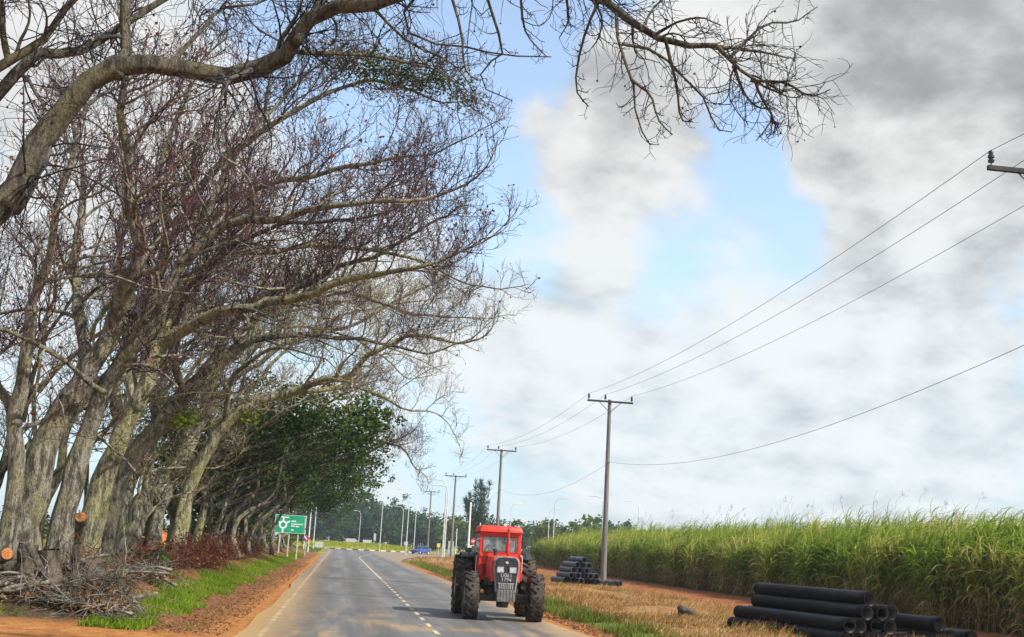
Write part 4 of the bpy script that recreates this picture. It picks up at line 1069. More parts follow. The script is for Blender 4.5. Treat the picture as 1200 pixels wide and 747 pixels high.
# dead brown shrubs along the bank
for i, (px, Yd, w, h, lab) in enumerate(((185, 37, 1.0, 1.0, 'reddish dead shrub just right of the thick buttressed trunk'), (206, 41, 1.3, 1.3, 'large reddish dead shrub in front of the forked pale trunk'), (168, 34, .8, .7, 'low reddish dead shrub before the thick trunk, nearest of its row'),
                                          (236, 48, 1.3, 1.35, 'brown dead shrub right of the forked pale trunk'), (252, 55, 1.4, 1.4, 'brown dead shrub midway along the row towards the sign'), (272, 63, 1.5, 1.4, 'brown dead shrub below the first evergreen stems'),
                                          (290, 74, 1.4, 1.3, 'brown dead shrub last before the green sign'), (228, 44, .9, .8, 'small brown dead shrub at the edge of the green verge'))):
    b = at(px, 660, Yd); b[2] = gz(b[0], b[1]); root = empty('dead_shrub', tuple(b), lab, 'shrub', 'dead brown shrubs along the bank')
    k = 60; S = rng.normal(0, .25, (k, 3)) * np.array([w, w, 0]); D = rand_dirs(k); D[:, 2] = np.abs(D[:, 2]) * .8 + .25
    P, Rr = grow(S, D, rng.uniform(.6, 1.1, k) * h, np.full(k, .012), 6, .22, 0, .4); nm = NM(); tubes(nm, P, Rr, 4)
    S, D, L, rr = spawn(P, Rr, 9, .65, .15, .2, .55, .6, .2, (0, 0, 0), .004); P3, R3 = grow(S, D, L, rr, 4, .28, 0, .5); tubes(nm, P3, R3, 3); nm.build('twigs', 'shrub_twig', root)
    nm = NM(); q = P3[rng.integers(0, len(P3), 1500), rng.integers(1, 5, 1500)] + rng.normal(0, .05, (1500, 3)); q[:, 2] = np.maximum(q[:, 2], .02); cards(nm, q, .05, .55); nm.build('foliage', 'shrub_dead', root)
b = at(178, 680, 36); b[2] = gz(b[0], b[1]); leafy_tree('bush', 'small dark green bush under the reddish dead shrubs', 'bush', None, b, [(0, 0, .3, .6, .5, .3)], 700, .08, 'leaf_dark', trunk_r=.03)

# stone and tuft in the straw
b = at(806, 722, 38.5); b[2] = gz(b[0], b[1])
bm = bm_new(); bmesh.ops.create_icosphere(bm, subdivisions=4, radius=.27)
for v in bm.verts:
    k = 1 + .22 * math.sin(9 * v.co.x + 3) * math.cos(8 * v.co.y) + .16 * math.sin(15 * v.co.z + v.co.x * 9) + .07 * math.sin(31 * v.co.x + 27 * v.co.y); v.co = Vector((v.co.x * 1.25 * k, v.co.y * k, v.co.z * .78 * k + .2))
o = fin('boulder', bm, 'rock', None, tuple(b), True); tagit(o, 'dark rounded stone half hidden in the straw', 'stone')

# ---------------------------------------------------------------- black drainage pipes


def make_pipe(L, r, mat='pipe'):
    root = empty('drain_pipe', (0, 0, 0), 'x', 'pipe'); ri = r * .86
    bm = bm_new(); prof = [(0, ri), (0, r), (L - .0, r), (L, r), (L, ri)]
    bm_lathe(bm, [(0.0, ri), (0.0, r), (L * .5, r), (L - .24, r), (L - .22, r * 1.06), (L - .02, r * 1.06), (L, r * 1.03), (L, ri)], 'Y', 20)
    b_ = fin('barrel', bm, mat, root, None, True)
    bm = bm_new(); bm_lathe(bm, [(0.002, ri + .001), (L - .002, ri + .001)], 'Y', 20); fin('bore', bm, 'pipe_in', root, None, True)
    return root


def pile(first, pts, ax_deg, group, labels, L):
    for i, (p, lab) in enumerate(zip(pts, labels)):
        o = first if i == 0 else dup(first, p, 0, lab)
        o.location = p; o.rotation_euler.z = R(ax_deg) + rng.normal(0, R(.5)); o['label'] = lab; o['group'] = group


ROWN = ['bottom', 'second', 'third', 'fourth', 'top']
ORD = ['first', 'second', 'third', 'fourth', 'fifth', 'sixth', 'seventh']


def stack_pts(p0, ax, r, rows, L, jit=.03):
    """p0 near-end centre of leftmost bottom pipe; ax direction (towards the near end); pipes' +Y axis points to the near end"""
    ax = unit(np.array([ax[0], ax[1], 0.0])); t = np.array([-ax[1], ax[0], 0.0]); pts = []; names = []
    for j, (nrow, shift) in enumerate(rows):
        for i in range(nrow):
            p = np.array(p0, float) + t * (i + shift) * 2.1 * r + np.array([0, 0, 1.0]) * j * r * 1.72 - ax * L + ax * rng.normal(0, jit)
            pts.append(tuple(p)); names.append((j, i, nrow))
    return pts, names


AXA = 22.0; ax = (math.sin(R(AXA)), -math.cos(R(AXA)))
yaw = math.degrees(math.atan2(-ax[0], ax[1])); PR = .18; PL = 4.6
nb = at(989, 750, 27.4)
pts, names = stack_pts((nb[0], nb[1], gz(nb[0] - 1, nb[1]) + PR + .02), ax, PR, ((6, 0), (4, .5), (3, 2.0), (1, 2.5)), PL, .08)
labs = []
for (j, i, k) in names:
    if j == 3: labs.append('long black pipe lying on the very top of the big stack')
    else: labs.append(f'long black pipe, {ORD[i]} from the road in the {ROWN[j]} layer of the big stack')
pile(make_pipe(PL, PR), pts, yaw, 'long black pipes stacked by the cane', labs, PL)
nb = at(1083, 738, 29.6)
pts, names = stack_pts((nb[0] + .35, nb[1], gz(nb[0], nb[1]) + PR + .02), ax, PR, ((4, 0), (1, .1)), PL * .8, .12)
labs = [f'ground level black pipe right of the big stack, {ORD[i]} counted from the stack' if j == 0 else 'black drain pipe lying on top of the low pile right of the big stack' for (j, i, k) in names]
pile(make_pipe(PL * .8, PR), pts, yaw, 'black pipes in the low pile by the cane', labs, PL * .8)

AXB = 20.0; ax = (math.sin(R(AXB)), -math.cos(R(AXB))); yaw = math.degrees(math.atan2(-ax[0], ax[1])); r2 = .155; L2 = 1.7
nb = at(666, 691, 59.5)
pts, names = stack_pts((nb[0], nb[1], gz(nb[0], nb[1]) + r2 + .16), ax, r2, ((6, 0), (5, .5), (4, 1), (3, 1.5), (1, 2.4)), L2, .16)
labs = [f'short black pipe, {ORD[i]} from the road in the {ROWN[j]} layer of the pyramid' for (j, i, k) in names]
pile(make_pipe(L2, r2, 'pipe_sky_tint'), pts, yaw, 'short black pipes in the pyramid by the power pole', labs, L2)
nb = at(714, 683, 66)
pts, names = stack_pts((nb[0], nb[1], gz(nb[0], nb[1]) + r2 + .03), ax, r2, ((2, 0),), 1.2, .02)
pile(make_pipe(1.2, r2, 'pipe_sky_tint'), pts, yaw + 20, 'stray pipes by the power pole', ['left one of the two stray short pipes beside the power pole', 'right one of the two stray short pipes beside the power pole'], 1.2)

# ---------------------------------------------------------------- power line


def power_pole(loc, label, first):
    root = empty('power_pole', loc, label, 'power pole', 'power poles along the right verge', R(8))
    bm = bm_new(); bm_cyl(bm, (0, 0, -.3), (0, 0, 12.15), .2, .12, 14); fin('pole', bm, 'wood_pole', root, None, True)
    bm = bm_new(); bm_box(bm, (0, -.16, 12.0), (3.2, .11, .13), None, .012); fin('crossarm', bm, 'arm_wood', root)
    for s in (-1, 1):
        bm = bm_new(); bm_cyl(bm, (s * .75, -.16, 11.94), (0, -.13, 11.25), .022, .022, 6); fin('brace', bm, 'steel_dark', root)
    for x in (-1.5, -.35, 1.5):
        bm = bm_new(); bm_cyl(bm, (x, -.16, 12.06), (x, -.16, 12.16), .018, .018, 8)
        bm_lathe(bm, [(12.15, .02), (12.15, .075), (12.2, .085), (12.21, .06), (12.26, .06), (12.27, .085), (12.33, .08), (12.34, .055), (12.38, .055), (12.39, .07), (12.45, .06), (12.47, .02)], 'Z', 14, (x, -.16, 0))
        fin('insulator', bm, 'insul', root, None, True)
    bm = bm_new(); bm_cyl(bm, (0.1, -.16, 7.9), (.1, -.28, 7.9), .03, .03, 8); fin('cable_clamp', bm, 'steel_dark', root)
    return root


pp = [(13.5, 28.0), (7.0, 77.5), (-.35, 122), (-7.1, 171), (-14.0, 226)]
pl = ['nearest power pole, whose dark crossarm tip with an insulator shows at the right edge', 'tall weathered power pole standing by the pyramid of short pipes', 'power pole rising directly behind the tractor', 'power pole behind the double headed lamp post, third from the cane', 'farthest and smallest power pole, beside the blue car']
poles = [power_pole((x, y, gz(x, y)), lab, i == 0) for i, ((x, y), lab) in enumerate(zip(pp, pl))]
bpy.context.view_layer.update()


def wire(a, b, sag, r, label, off=0.0):
    P = [np.array(a) + (np.array(b) - np.array(a)) * t - np.array([0, 0, 1]) * sag * 4 * t * (1 - t) for t in np.linspace(0, 1, 28)]
    nm = NM(); tubes(nm, np.array(P), np.full(28, r), 5); o = nm.build('overhead_wire', 'wire', None, tuple(np.array(P[0])))
    tagit(o, label, 'wire', 'overhead wires of the power line')


wn = ['left', 'middle', 'right']
pn = ['nearest pole', 'tall pole by the pipes', 'pole behind the tractor', 'third whole pole', 'farthest pole']
pts_ = [(44 * .0 + 20.2, -21.0)] + pp
for k in range(len(pp)):
    if k == 0: continue
    for q, x in enumerate((-1.5, -.35, 1.5)):
        a = poles[k - 1].matrix_world @ Vector((x, -.16, 12.47)); b = poles[k].matrix_world @ Vector((x, -.16, 12.47))
        wire(a, b, .75, .0095, f'{wn[q]} wire from the {pn[k-1]} to the {pn[k]}')
    a = poles[k - 1].matrix_world @ Vector((.1, -.28, 7.9)); b = poles[k].matrix_world @ Vector((.1, -.28, 7.9))
    wire(a, b, 1.3, .0095, f'lower single cable from the {pn[k-1]} to the {pn[k]}')
for q, x in enumerate((-1.5, -.35, 1.5)):
    b = poles[0].matrix_world @ Vector((x, -.16, 12.47)); wire(b, (20.3 + x, -22, 12.5), .75, .0095, f'{wn[q]} wire leading from the nearest pole out of the right edge')

# ---------------------------------------------------------------- street lamps


def street_lamp(loc, label, h, reach, rz, arms=1, r=.085):
    root = empty('street_lamp', loc, label, 'street lamp', 'street lamps round the junction', rz)
    bm = bm_new(); bm_cyl(bm, (0, 0, -.1), (0, 0, h - 1.3), r, r * .7, 12); fin('pole', bm, 'galv', root, None, True)
    for s in (1, -1)[:arms]:
        pts = [(0, 0, h - 1.35), (s * .03, 0, h - .8), (s * .25, 0, h - .3), (s * .7, 0, h - .05), (s * reach, 0, h)]
        bm = bm_new(); bm_tube(bm, [tuple(p) for p in smooth_path(pts, 12)], r * .55, 8); fin('arm', bm, 'galv', root, None, True)
        bm = bm_new(); bm_box(bm, (s * (reach + .32), 0, h + .02), (.75, .26, .13), None, .05, (.8, .7)); fin('lamp_head', bm, 'galv', root)
    bm = bm_new(); bm_box(bm, (0, -r - .015, .9), (.11, .03, .4), None, .01); fin('access_door', bm, 'steel_dark', root)
    return root


for (px, Yd, h, rz, reach, lab) in ((420, 292, 9.2, 180, 1.3, 'smallest street lamp, between the two white boards'), (445, 206, 9.6, 180, 1.1, 'street lamp just right of the second white board'),
                                    (476, 176, 9.9, 180, 1.2, 'taller of the two close street lamps left of the blue car'), (485, 226, 9.6, 180, 1.4, 'shorter of the two close street lamps left of the blue car'), (470, 232, 9.0, 180, 1.3, 'faint thin street lamp left of the close pair'),
                                    (519, 147.5, 9.9, 180, 1.7, 'big street lamp with its arm curving left, in front of the blue car'), (521, 158, 9.9, 180, 1.9, 'big street lamp just behind the one in front of the blue car'),
                                    (597, 200, 9.6, 0, 1.1, 'street lamp with its arm to the right above the tractor cab'), (648, 178, 9.9, 0, 1.6, 'street lamp with its arm to the right, left of the power pole above the cane'), (642, 215, 9.6, 0, 1.3, 'fainter street lamp left of the one above the cane'),
                                    (705, 166, 9.9, 180, 1.4, 'street lamp directly left of the tall power pole above the cane'), (747, 175, 9.9, 180, 1.6, 'street lamp rising out of the cane right of the tall power pole'),
                                    (361, 150, 10.3, 0, 1.4, 'nearer pale lamp post right behind the green sign'), (367, 188, 9.9, 0, 1.4, 'farther pale lamp post behind the green sign')):
    x, y = 0, 0
    p = at(px, 640, Yd); q = at(px, 645, Yd)
    z = gz(p[0], p[1]); street_lamp((p[0], p[1], z), lab, h, reach, R(rz + rng.uniform(-8, 8)), 1, .11 if Yd < 170 else .085)

# ---------------------------------------------------------------- signs and posts


def text_mesh(s, size, name='lettering'):
    cu = bpy.data.curves.new(name, 'FONT'); cu.body = s; cu.size = size; cu.align_x = 'CENTER'; cu.align_y = 'CENTER'; cu.extrude = .004
    t = bpy.data.objects.new('tmp', cu); COL.objects.link(t); bpy.context.view_layer.update()
    me = bpy.data.meshes.new_from_object(t.evaluated_get(bpy.context.evaluated_depsgraph_get())); bpy.data.objects.remove(t, do_unlink=True)
    return me


def text_obj(s, size, mat, parent, loc, rot=(R(90), 0, 0), name='lettering'):
    me = text_mesh(s, size, name); me.materials.clear(); me.materials.append(MAT[mat]); o = bpy.data.objects.new(name, me); COL.objects.link(o)
    o.parent = parent; o.location = loc; o.rotation_euler = rot
    return o


b = at(336, 655, 97); z = gz(b[0], b[1])
root = empty('direction_sign', (b[0], b[1], z), 'green direction sign with a white roundabout diagram on three pale posts', 'road sign', None, R(4))
bm = bm_new(); bm_box(bm, (0, 0, 2.75), (2.5, .05, 1.5), None, .0); fin('board', bm, 'sign_green', root)
for x in (-.75, 0.0, .75):
    bm = bm_new(); bm_box(bm, (x, .09, 1.6), (.11, .1, 3.4), None, .01); fin('post', bm, 'post_tan', root)
bm = bm_new(); cxs, czs = -.55, 2.68
ringp = [(.17, .25)]
seg = 24
ro, ri_ = .34, .20
for k in range(seg):
    a0, a1 = 2 * math.pi * k / seg, 2 * math.pi * (k + 1) / seg
    vs = [bm.verts.new((cxs + rr * math.cos(a), -.032, czs + rr * math.sin(a))) for rr, a in ((ri_, a0), (ro, a0), (ro, a1), (ri_, a1))]; bm.faces.new(vs)
for a, ln in ((90, .36), (-90, .34), (165 - 15, .32), (30, .32)):
    ca, sa = math.cos(R(a)), math.sin(R(a)); w_ = .065
    p = [(cxs + ca * .3 - sa * w_, czs + sa * .3 + ca * w_), (cxs + ca * .3 + sa * w_, czs + sa * .3 - ca * w_), (cxs + ca * (.3 + ln) + sa * w_, czs + sa * (.3 + ln) - ca * w_), (cxs + ca * (.3 + ln) - sa * w_, czs + sa * (.3 + ln) + ca * w_)]
    bm.faces.new([bm.verts.new((q[0], -.0335, q[1])) for q in p])
fin('roundabout_symbol', bm, 'sign_white', root)
bm = bm_new()
for (x0, x1, zc, hh) in ((-1.0, -.62, 3.32, .10), (-.56, -.1, 3.30, .10), (.12, .5, 3.0, .1), (.12, 1.1, 2.77, .07), (.12, .45, 2.6, .09), (.5, .78, 2.58, .09), (.12, .36, 2.28, .09)):
    bm.faces.new([bm.verts.new((x, -.032, zz)) for x, zz in ((x0, zc - hh / 2), (x1, zc - hh / 2), (x1, zc + hh / 2), (x0, zc + hh / 2))])
fin('lettering', bm, 'sign_white', root)
bm = bm_new()
for (c_, s_) in (((0, 0, 3.475), (2.46, .0, .025)), ((0, 0, 2.025), (2.46, 0, .025)), ((-1.225, 0, 2.75), (.025, 0, 1.46)), ((1.225, 0, 2.75), (.025, 0, 1.46))):
    x, _, zc = c_; w_, h_ = s_[0] / 2, s_[2] / 2; bm.faces.new([bm.verts.new((x + i * w_, -.034, zc + j * h_)) for i, j in ((-1, -1), (1, -1), (1, 1), (-1, 1))])
fin('border', bm, 'sign_white', root)

b = at(357, 650, 118); z = gz(b[0], b[1]); root = empty('warning_sign', (b[0], b[1], z), 'small red and blue square sign tilted on a post beside the green sign', 'road sign', None, R(3))
bm = bm_new(); bm_cyl(bm, (0, .06, -.1), (0, .06, 2.1), .035, .035, 8); fin('post', bm, 'galv', root)
bm = bm_new(); bm_box(bm, (.10, 0, 1.75), (.42, .03, .52), Matrix.Rotation(R(30), 3, 'Y')); fin('red_board', bm, 'sign_red', root)
bm = bm_new(); bm_box(bm, (-.16, -.03, 1.70), (.3, .03, .36), Matrix.Rotation(R(38), 3, 'Y')); fin('blue_board', bm, 'sign_blue', root)
bm = bm_new(); bm_box(bm, (-.04, -.055, 1.86), (.1, .016, .42), Matrix.Rotation(R(-35), 3, 'Y')); fin('white_stripe', bm, 'sign_white', root)


def board(px, py, Yd, w, h, z0, label, mat='board', posts=2, cat='board', name='sign_board'):
    b = at(px, py, Yd); z = gz(b[0], b[1]) if (math.hypot(b[0] - RC[0], b[1] - RC[1]) > RI) else .7
    root = empty(name, (b[0], b[1], z), label, cat, None); bm = bm_new(); bm_box(bm, (0, 0, z0 + h / 2), (w, .06, h), None, .01); fin('panel', bm, mat, root)
    for x in ((-w * .3, w * .3) if posts == 2 else (0,)):
        bm = bm_new(); bm_cyl(bm, (x, .07, -.2), (x, .07, z0 + h * .9), .045, .045, 8); fin('post', bm, 'galv', root)
    return root


board(411, 640, 262, 2.2, 1.7, .5, 'white board on posts beyond the roundabout, left of the thin lamp', cat='sign board')
board(430, 640, 262, 2.0, 1.6, .5, 'white board on posts beyond the roundabout, right of the thin lamp', cat='sign board')
board(374, 640, 208, 1.5, 1.0, .25, 'low white board beside the pale lamp posts by the sign', cat='sign board')
board(438.5, 640, 250, .5, 1.5, 1.3, 'narrow white sign between the second board and its lamp', posts=1, cat='road sign')
board(475.5, 640, 238, .75, .75, .7, 'small square white sign at the foot of the close lamps', posts=1, cat='road sign')
board(514, 640, 178, .5, .6, 1.5, 'small yellow sign above the blue car', 'sign_yellow', 1, 'road sign')
board(528.5, 640, 172, .85, 2.0, .5, 'upright pale panel right of the big lamp posts', posts=2, cat='sign board')
b = at(555, 640, 150); z = gz(b[0], b[1]); root = empty('prohibition_sign', (b[0], b[1], z), 'round red sign with a white band on a post left of the tractor cab', 'road sign')
bm = bm_new(); bm_cyl(bm, (0, .05, -.1), (0, .05, 2.9), .04, .04, 8); fin('post', bm, 'galv', root)
bm = bm_new(); bm_cyl(bm, (0, .0, 2.5), (0, .03, 2.5), .42, .42, 28); fin('disc', bm, 'sign_red', root)
bm = bm_new(); bm_box(bm, (0, -.006, 2.5), (.6, .008, .16)); fin('white_band', bm, 'sign_white', root)
bm = bm_new(); bm_box(bm, (0, -.0, 1.75), (.7, .03, .45)); fin('plate', bm, 'sign_white', root)
for i, (px, Yd, h, r, lab) in enumerate(((548.5, 132, 6.6, .12, 'stout white post left of the tractor cab, tallest of the short posts'), (561, 140, 4.6, .07, 'thin white post close to the tractor cab'), (534, 160, 4.0, .06, 'thin grey post between the power pole and the white post'), (355.5, 176, 5.0, .06, 'thin pale post behind the tilted red and blue sign'))):
    p = at(px, 645, Yd); bm = bm_new(); bm_cyl(bm, (0, 0, -.1), (0, 0, h), r, r * .8, 10); bm_lathe(bm, [(h - .02, r * 1.05), (h + .05, r * .9), (h + .09, .01)], 'Z', 10)
    o = fin('marker_post', bm, 'white', None, (p[0], p[1], gz(p[0], p[1])), True); tagit(o, lab, 'post', 'slim posts by the junction')
# ---------------------------------------------------------------- blue car
root = empty('parked_car', (-13.9, 205, .04), 'small blue hatchback entering the roundabout', 'car', None, R(58))
bm = bm_new()   # body: length along X, nose at -X
side = [(-1.85, .35), (-1.9, .62), (-1.75, .78), (-.95, .9), (-.4, 1.4), (.2, 1.47), (1.1, 1.42), (1.7, 1.0), (1.8, .6), (1.75, .35)]
bm_prism(bm, side, 'Y', -.8, .8)
for v in bm.verts:
    if v.co.z > .95: v.co.y *= .84
es = [e for e in bm.edges if abs(e.verts[0].co.y - e.verts[1].co.y) < .2]; bmesh.ops.bevel(bm, geom=es, offset=.05, segments=2, affect='EDGES'); fin('body', bm, 'blue_paint', root, None, True)
bm = bm_new(); bm_prism(bm, [(-.93, .93), (-.45, 1.36), (-.5, 1.37), (-1.0, .93)], 'Y', -.6, .6); fin('windscreen', bm, 'car_glass', root)
for s in (-1, 1):
    bm = bm_new(); bm_prism(bm, [(-.8, .95), (-.38, 1.33), (1.05, 1.34), (1.45, 1.0)], 'Y', s * .60, s * .755); fin('side_window', bm, 'car_glass', root)
    for x in (-1.2, 1.2):
        bm = bm_new(); bm_lathe(bm, [(-.09, .16), (-.09, .29), (-.05, .31), (.05, .31), (.09, .29), (.09, .16)], 'Y', 20, (x, s * .76, .31)); w_ = fin('wheel', bm, 'rubber', root, None, True)
        bm = bm_new(); bm_lathe(bm, [(.06, .02), (.06, .12), (.08, .17)] if s > 0 else [(-.06, .02), (-.06, .12), (-.08, .17)], 'Y', 16, (x, s * .77, .31)); fin('rim', bm, 'galv', w_)
    bm = bm_new(); bm_box(bm, (-1.83, s * .55, .68), (.08, .3, .14), None, .02); fin('headlight', bm, 'lamp', root)

# ---------------------------------------------------------------- red tractor (front faces -Y in its own frame)
tp = np.array([0.15, 31.0, .03])
root = empty('tractor', tuple(tp), 'old red farm tractor with a closed cab driving towards the camera', 'tractor', None, R(6.5))


def tractor_wheel(x, y, r, w, n):
    s = 1 if x > 0 else -1
    rim = r * .56
    bm = bm_new(); h = w / 2
    bm_lathe(bm, [(-h * .78, rim), (-h, rim + .05), (-h * 1.03, r * .8), (-h * .92, r * .93), (-h * .5, r * .955), (0, r * .96), (h * .5, r * .955), (h * .92, r * .93), (h * 1.03, r * .8), (h, rim + .05), (h * .78, rim)], 'X', 40, (0, 0, 0))
    for k in range(n):
        for sd in (-1, 1):
            a = 2 * math.pi * (k + (.5 if sd > 0 else 0)) / n
            rot = Matrix.Rotation(a, 3, 'X') @ Matrix.Rotation(sd * R(40), 3, 'Z')
            c = Matrix.Rotation(a, 3, 'X') @ Vector((sd * h * .5, 0, r * .965))
            bm_box(bm, c, (h * 1.25, r * .085, r * .085), rot, 0)
            c2 = Matrix.Rotation(a + sd * .0 - .1, 3, 'X') @ Vector((sd * h * .99, 0, r * .87)); bm_box(bm, c2, (h * .12, r * .08, r * .17), Matrix.Rotation(a - .1, 3, 'X'), 0)
    t = fin('wheel', bm, 'rubber', root, (x, y, r), False)
    bm = bm_new(); o_ = s * h
    bm_lathe(bm, [(-o_ * .78, rim + .005), (o_ * .78, rim + .005), (o_ * .8, rim * .9), (o_ * .35, rim * .75), (o_ * .3, rim * .3), (o_ * .55, rim * .26), (o_ * .55, .01)], 'X', 32)
    for k in range(8):
        a = 2 * math.pi * k / 8; bm_cyl(bm, (o_ * .3, rim * .52 * math.cos(a), rim * .52 * math.sin(a)), (o_ * .42, rim * .52 * math.cos(a), rim * .52 * math.sin(a)), .018, .018, 6)
    fin('rim', bm, 'rim', t, None, True)


for x in (-.86, .86): tractor_wheel(x, 0, .615, .37, 16)
for x in (-.91, .91): tractor_wheel(x, 2.3, .81, .45, 19)

bm = bm_new(); bm_box(bm, (0, 0, .58), (1.36, .2, .2), None, .03); bm_box(bm, (0, .02, .44), (.3, .34, .22), None, .04)
bm_cyl(bm, (-.7, .14, .56), (.7, .14, .56), .03, .03, 8); bm_cyl(bm, (0, 0, .55), (0, 2.2, .62), .05, .05, 8)
for s in (-1, 1): bm_cyl(bm, (s * .66, 0, .42), (s * .66, 0, .82), .07, .06, 12)
fin('front_axle', bm, 'iron', root, None, True)
bm = bm_new(); bm_box(bm, (0, .55, .78), (.5, 1.9, .55), None, .06); bm_box(bm, (0, 1.9, .78), (.55, 1.2, .6), None, .08); bm_box(bm, (-.33, .5, .95), (.2, .7, .25), None, .04); bm_box(bm, (.33, .6, .92), (.2, .8, .2), None, .04)
bm_cyl(bm, (.34, .1, 1.0), (.34, .6, 1.0), .09, .09, 12); bm_cyl(bm, (-.8, 2.3, .83), (.8, 2.3, .83), .13, .13, 14); bm_cyl(bm, (-.36, -.2, .98), (-.36, .2, .98), .08, .08, 12)
fin('engine', bm, 'iron', root, None, True)
# bonnet
bm = bm_new(); bm_prism(bm, [(-.385, 1.0), (-.39, 1.5), (-.33, 1.62), (-.2, 1.665), (.2, 1.665), (.33, 1.62), (.39, 1.5), (.385, 1.0)], 'Y', -.42, 1.12)
bmesh.ops.bevel(bm, geom=[e for e in bm.edges if abs(e.verts[0].co.y - e.verts[1].co.y) < .01 and e.verts[0].co.y < 0], offset=.03, segments=2, affect='EDGES'); fin('bonnet', bm, 'red', root, None, True)
# nose: pale surround, black grille, lamps, plate
bm = bm_new(); bm_prism(bm, [(-.27, .74), (-.335, 1.35), (-.325, 1.57), (-.24, 1.655), (.24, 1.655), (.325, 1.57), (.335, 1.35), (.27, .74)], 'Y', -.56, -.424)
bmesh.ops.bevel(bm, geom=[e for e in bm.edges if e.verts[0].co.y < -.55 and e.verts[1].co.y < -.55], offset=.025, segments=2, affect='EDGES'); fin('grille_surround', bm, 'trim_grey', root, None, True)
bm = bm_new(); bm_prism(bm, [(-.235, .80), (-.30, 1.36), (-.29, 1.55), (-.215, 1.625), (.215, 1.625), (.29, 1.55), (.30, 1.36), (.235, .80)], 'Y', -.60, -.563)
gr = fin('grille', bm, 'black_paint', root)
bm = bm_new()
for k in range(13): bm_box(bm, (0, -.606, .86 + k * .052), (.44 + k * .009, .01, .012))
fin('slats', bm, 'steel_dark', gr)
for s in (-1, 1):
    bm = bm_new(); bm_box(bm, (s * .165, -.612, 1.315), (.185, .03, .15), None, .012); hl = fin('headlight', bm, 'lamp', root)
    bm = bm_new(); 
    for (c_, s_) in (((0, .085), (.215, .02)), ((0, -.085), (.215, .02)), ((-.1, 0), (.02, .15)), ((.1, 0), (.02, .15))): bm_box(bm, (s * .165 + c_[0], -.615, 1.315 + c_[1]), (s_[0], .034, s_[1]))
    fin('bezel', bm, 'steel_dark', hl)
bm = bm_new(); bm_prism(bm, [(-.045, 1.49), (0, 1.46), (.045, 1.49), (.03, 1.53), (-.03, 1.53)], 'Y', -.615, -.602); fin('badge', bm, 'lamp', root)
bm = bm_new(); bm_box(bm, (0, -.613, 1.12), (.36, .012, .235), None, .004); npl = fin('number_plate', bm, 'black_paint', root)
text_obj('D06T', .135, 'plate_text', npl, (0, -.623, 1.178)); text_obj('1794', .135, 'plate_text', npl, (0, -.623, 1.062))
bm = bm_new()
for k in range(8): bm_box(bm, (-.175 + k * .05, -.616, .885), (.028, .014, .13))
bm_box(bm, (0, -.617, .968), (.42, .012, .03)); fin('toolbar_grille', bm, 'lamp_dull', root)
bm = bm_new()
for k in range(6): bm_box(bm, (-.2 + k * .08, -.63, .655), (.074, .26, .30), None, .012)
fin('front_weight', bm, 'grey_iron', root)
bm = bm_new(); bm_cyl(bm, (0, -.64, .47), (0, -.52, .47), .05, .05, 10); bm_box(bm, (0, -.5, .49), (.16, .2, .1)); fin('tow_pin', bm, 'iron', root)
# cab
W = .58
bm = bm_new()
for s in (-1, 1):
    bm_box(bm, (s * .47, 1.16, 1.30), (.22, .05, .62), None, .008)                  # lower front panels beside the bonnet
    bm_box(bm, (s * (W - .045), 1.15, 1.95), (.09, .07, .66), None, .015)           # front pillars
    bm_box(bm, (s * (W - .04), 2.55, 1.8), (.08, .08, 1.0), None, .01)              # rear pillars
    bm_box(bm, (s * (W - .025), 1.85, 1.35), (.05, 1.35, .55), None, .01)           # lower side panels
bm_box(bm, (0, 1.15, 1.665), (2 * W - .004, .075, .14), None, .012); bm_box(bm, (0, 1.15, 2.235), (2 * W - .002, .074, .11), None, .012)
bm_box(bm, (0, 2.55, 1.35), (2 * W - .1, .05, .6)); bm_box(bm, (0, 2.55, 2.24), (2 * W - .1, .05, .1))
bm_box(bm, (0, 1.108, 1.64), (1.1, .012, .018)); bm_box(bm, (0, 1.9, 1.02), (2 * W - .1, 1.3, .05))
fin('cab', bm, 'red', root)
bm = bm_new(); bm_box(bm, (0, 1.86, 2.375), (1.24, 1.66, .18), None, .05, (.9, .93)); bm_box(bm, (0, 1.035, 2.305), (1.19, .05, .035), None, .01); fin('roof', bm, 'red', root, None, True)
bm = bm_new(); bm_box(bm, (0, 1.155, 1.955), (.99, .008, .46)); fin('windscreen', bm, 'glass', root)
bm = bm_new()
for (x, z, a, b_) in ((0, 2.17, .99, .022), (0, 1.745, .99, .022), (-.485, 1.957, .022, .40), (.485, 1.957, .022, .40)): bm_box(bm, (x, 1.108, z), (a, .014, b_))
fin('window_seal', bm, 'red_dull', root)
bm = bm_new(); bm_box(bm, (0, 2.55, 1.92), (1.0, .008, .54)); fin('rear_window', bm, 'glass', root)
for s in (-1, 1):
    bm = bm_new(); bm_box(bm, (s * (W - .02), 1.86, 1.93), (.008, 1.28, .6)); fin('side_window', bm, 'glass', root)
bm = bm_new(); bm_box(bm, (0, 2.1, 1.2), (.5, .5, .12), None, .04); bm_box(bm, (0, 2.36, 1.5), (.5, .12, .55), Matrix.Rotation(R(-8), 3, 'X'), .04); fin('seat', bm, 'seat', root, None, True)
bm = bm_new(); bm_cyl(bm, (0, 1.3, 1.3), (0, 1.62, 1.66), .03, .03, 8); st_pts = [(.21 * math.cos(a), 1.62 + .16 * math.sin(a), 1.66 - .12 * math.sin(a)) for a in np.linspace(0, 2 * math.pi, 21)]; bm_tube(bm, st_pts, .018, 6); bm_box(bm, (0, 1.27, 1.55), (.7, .15, .2), None, .03); fin('steering_wheel', bm, 'seat', root, None, True)
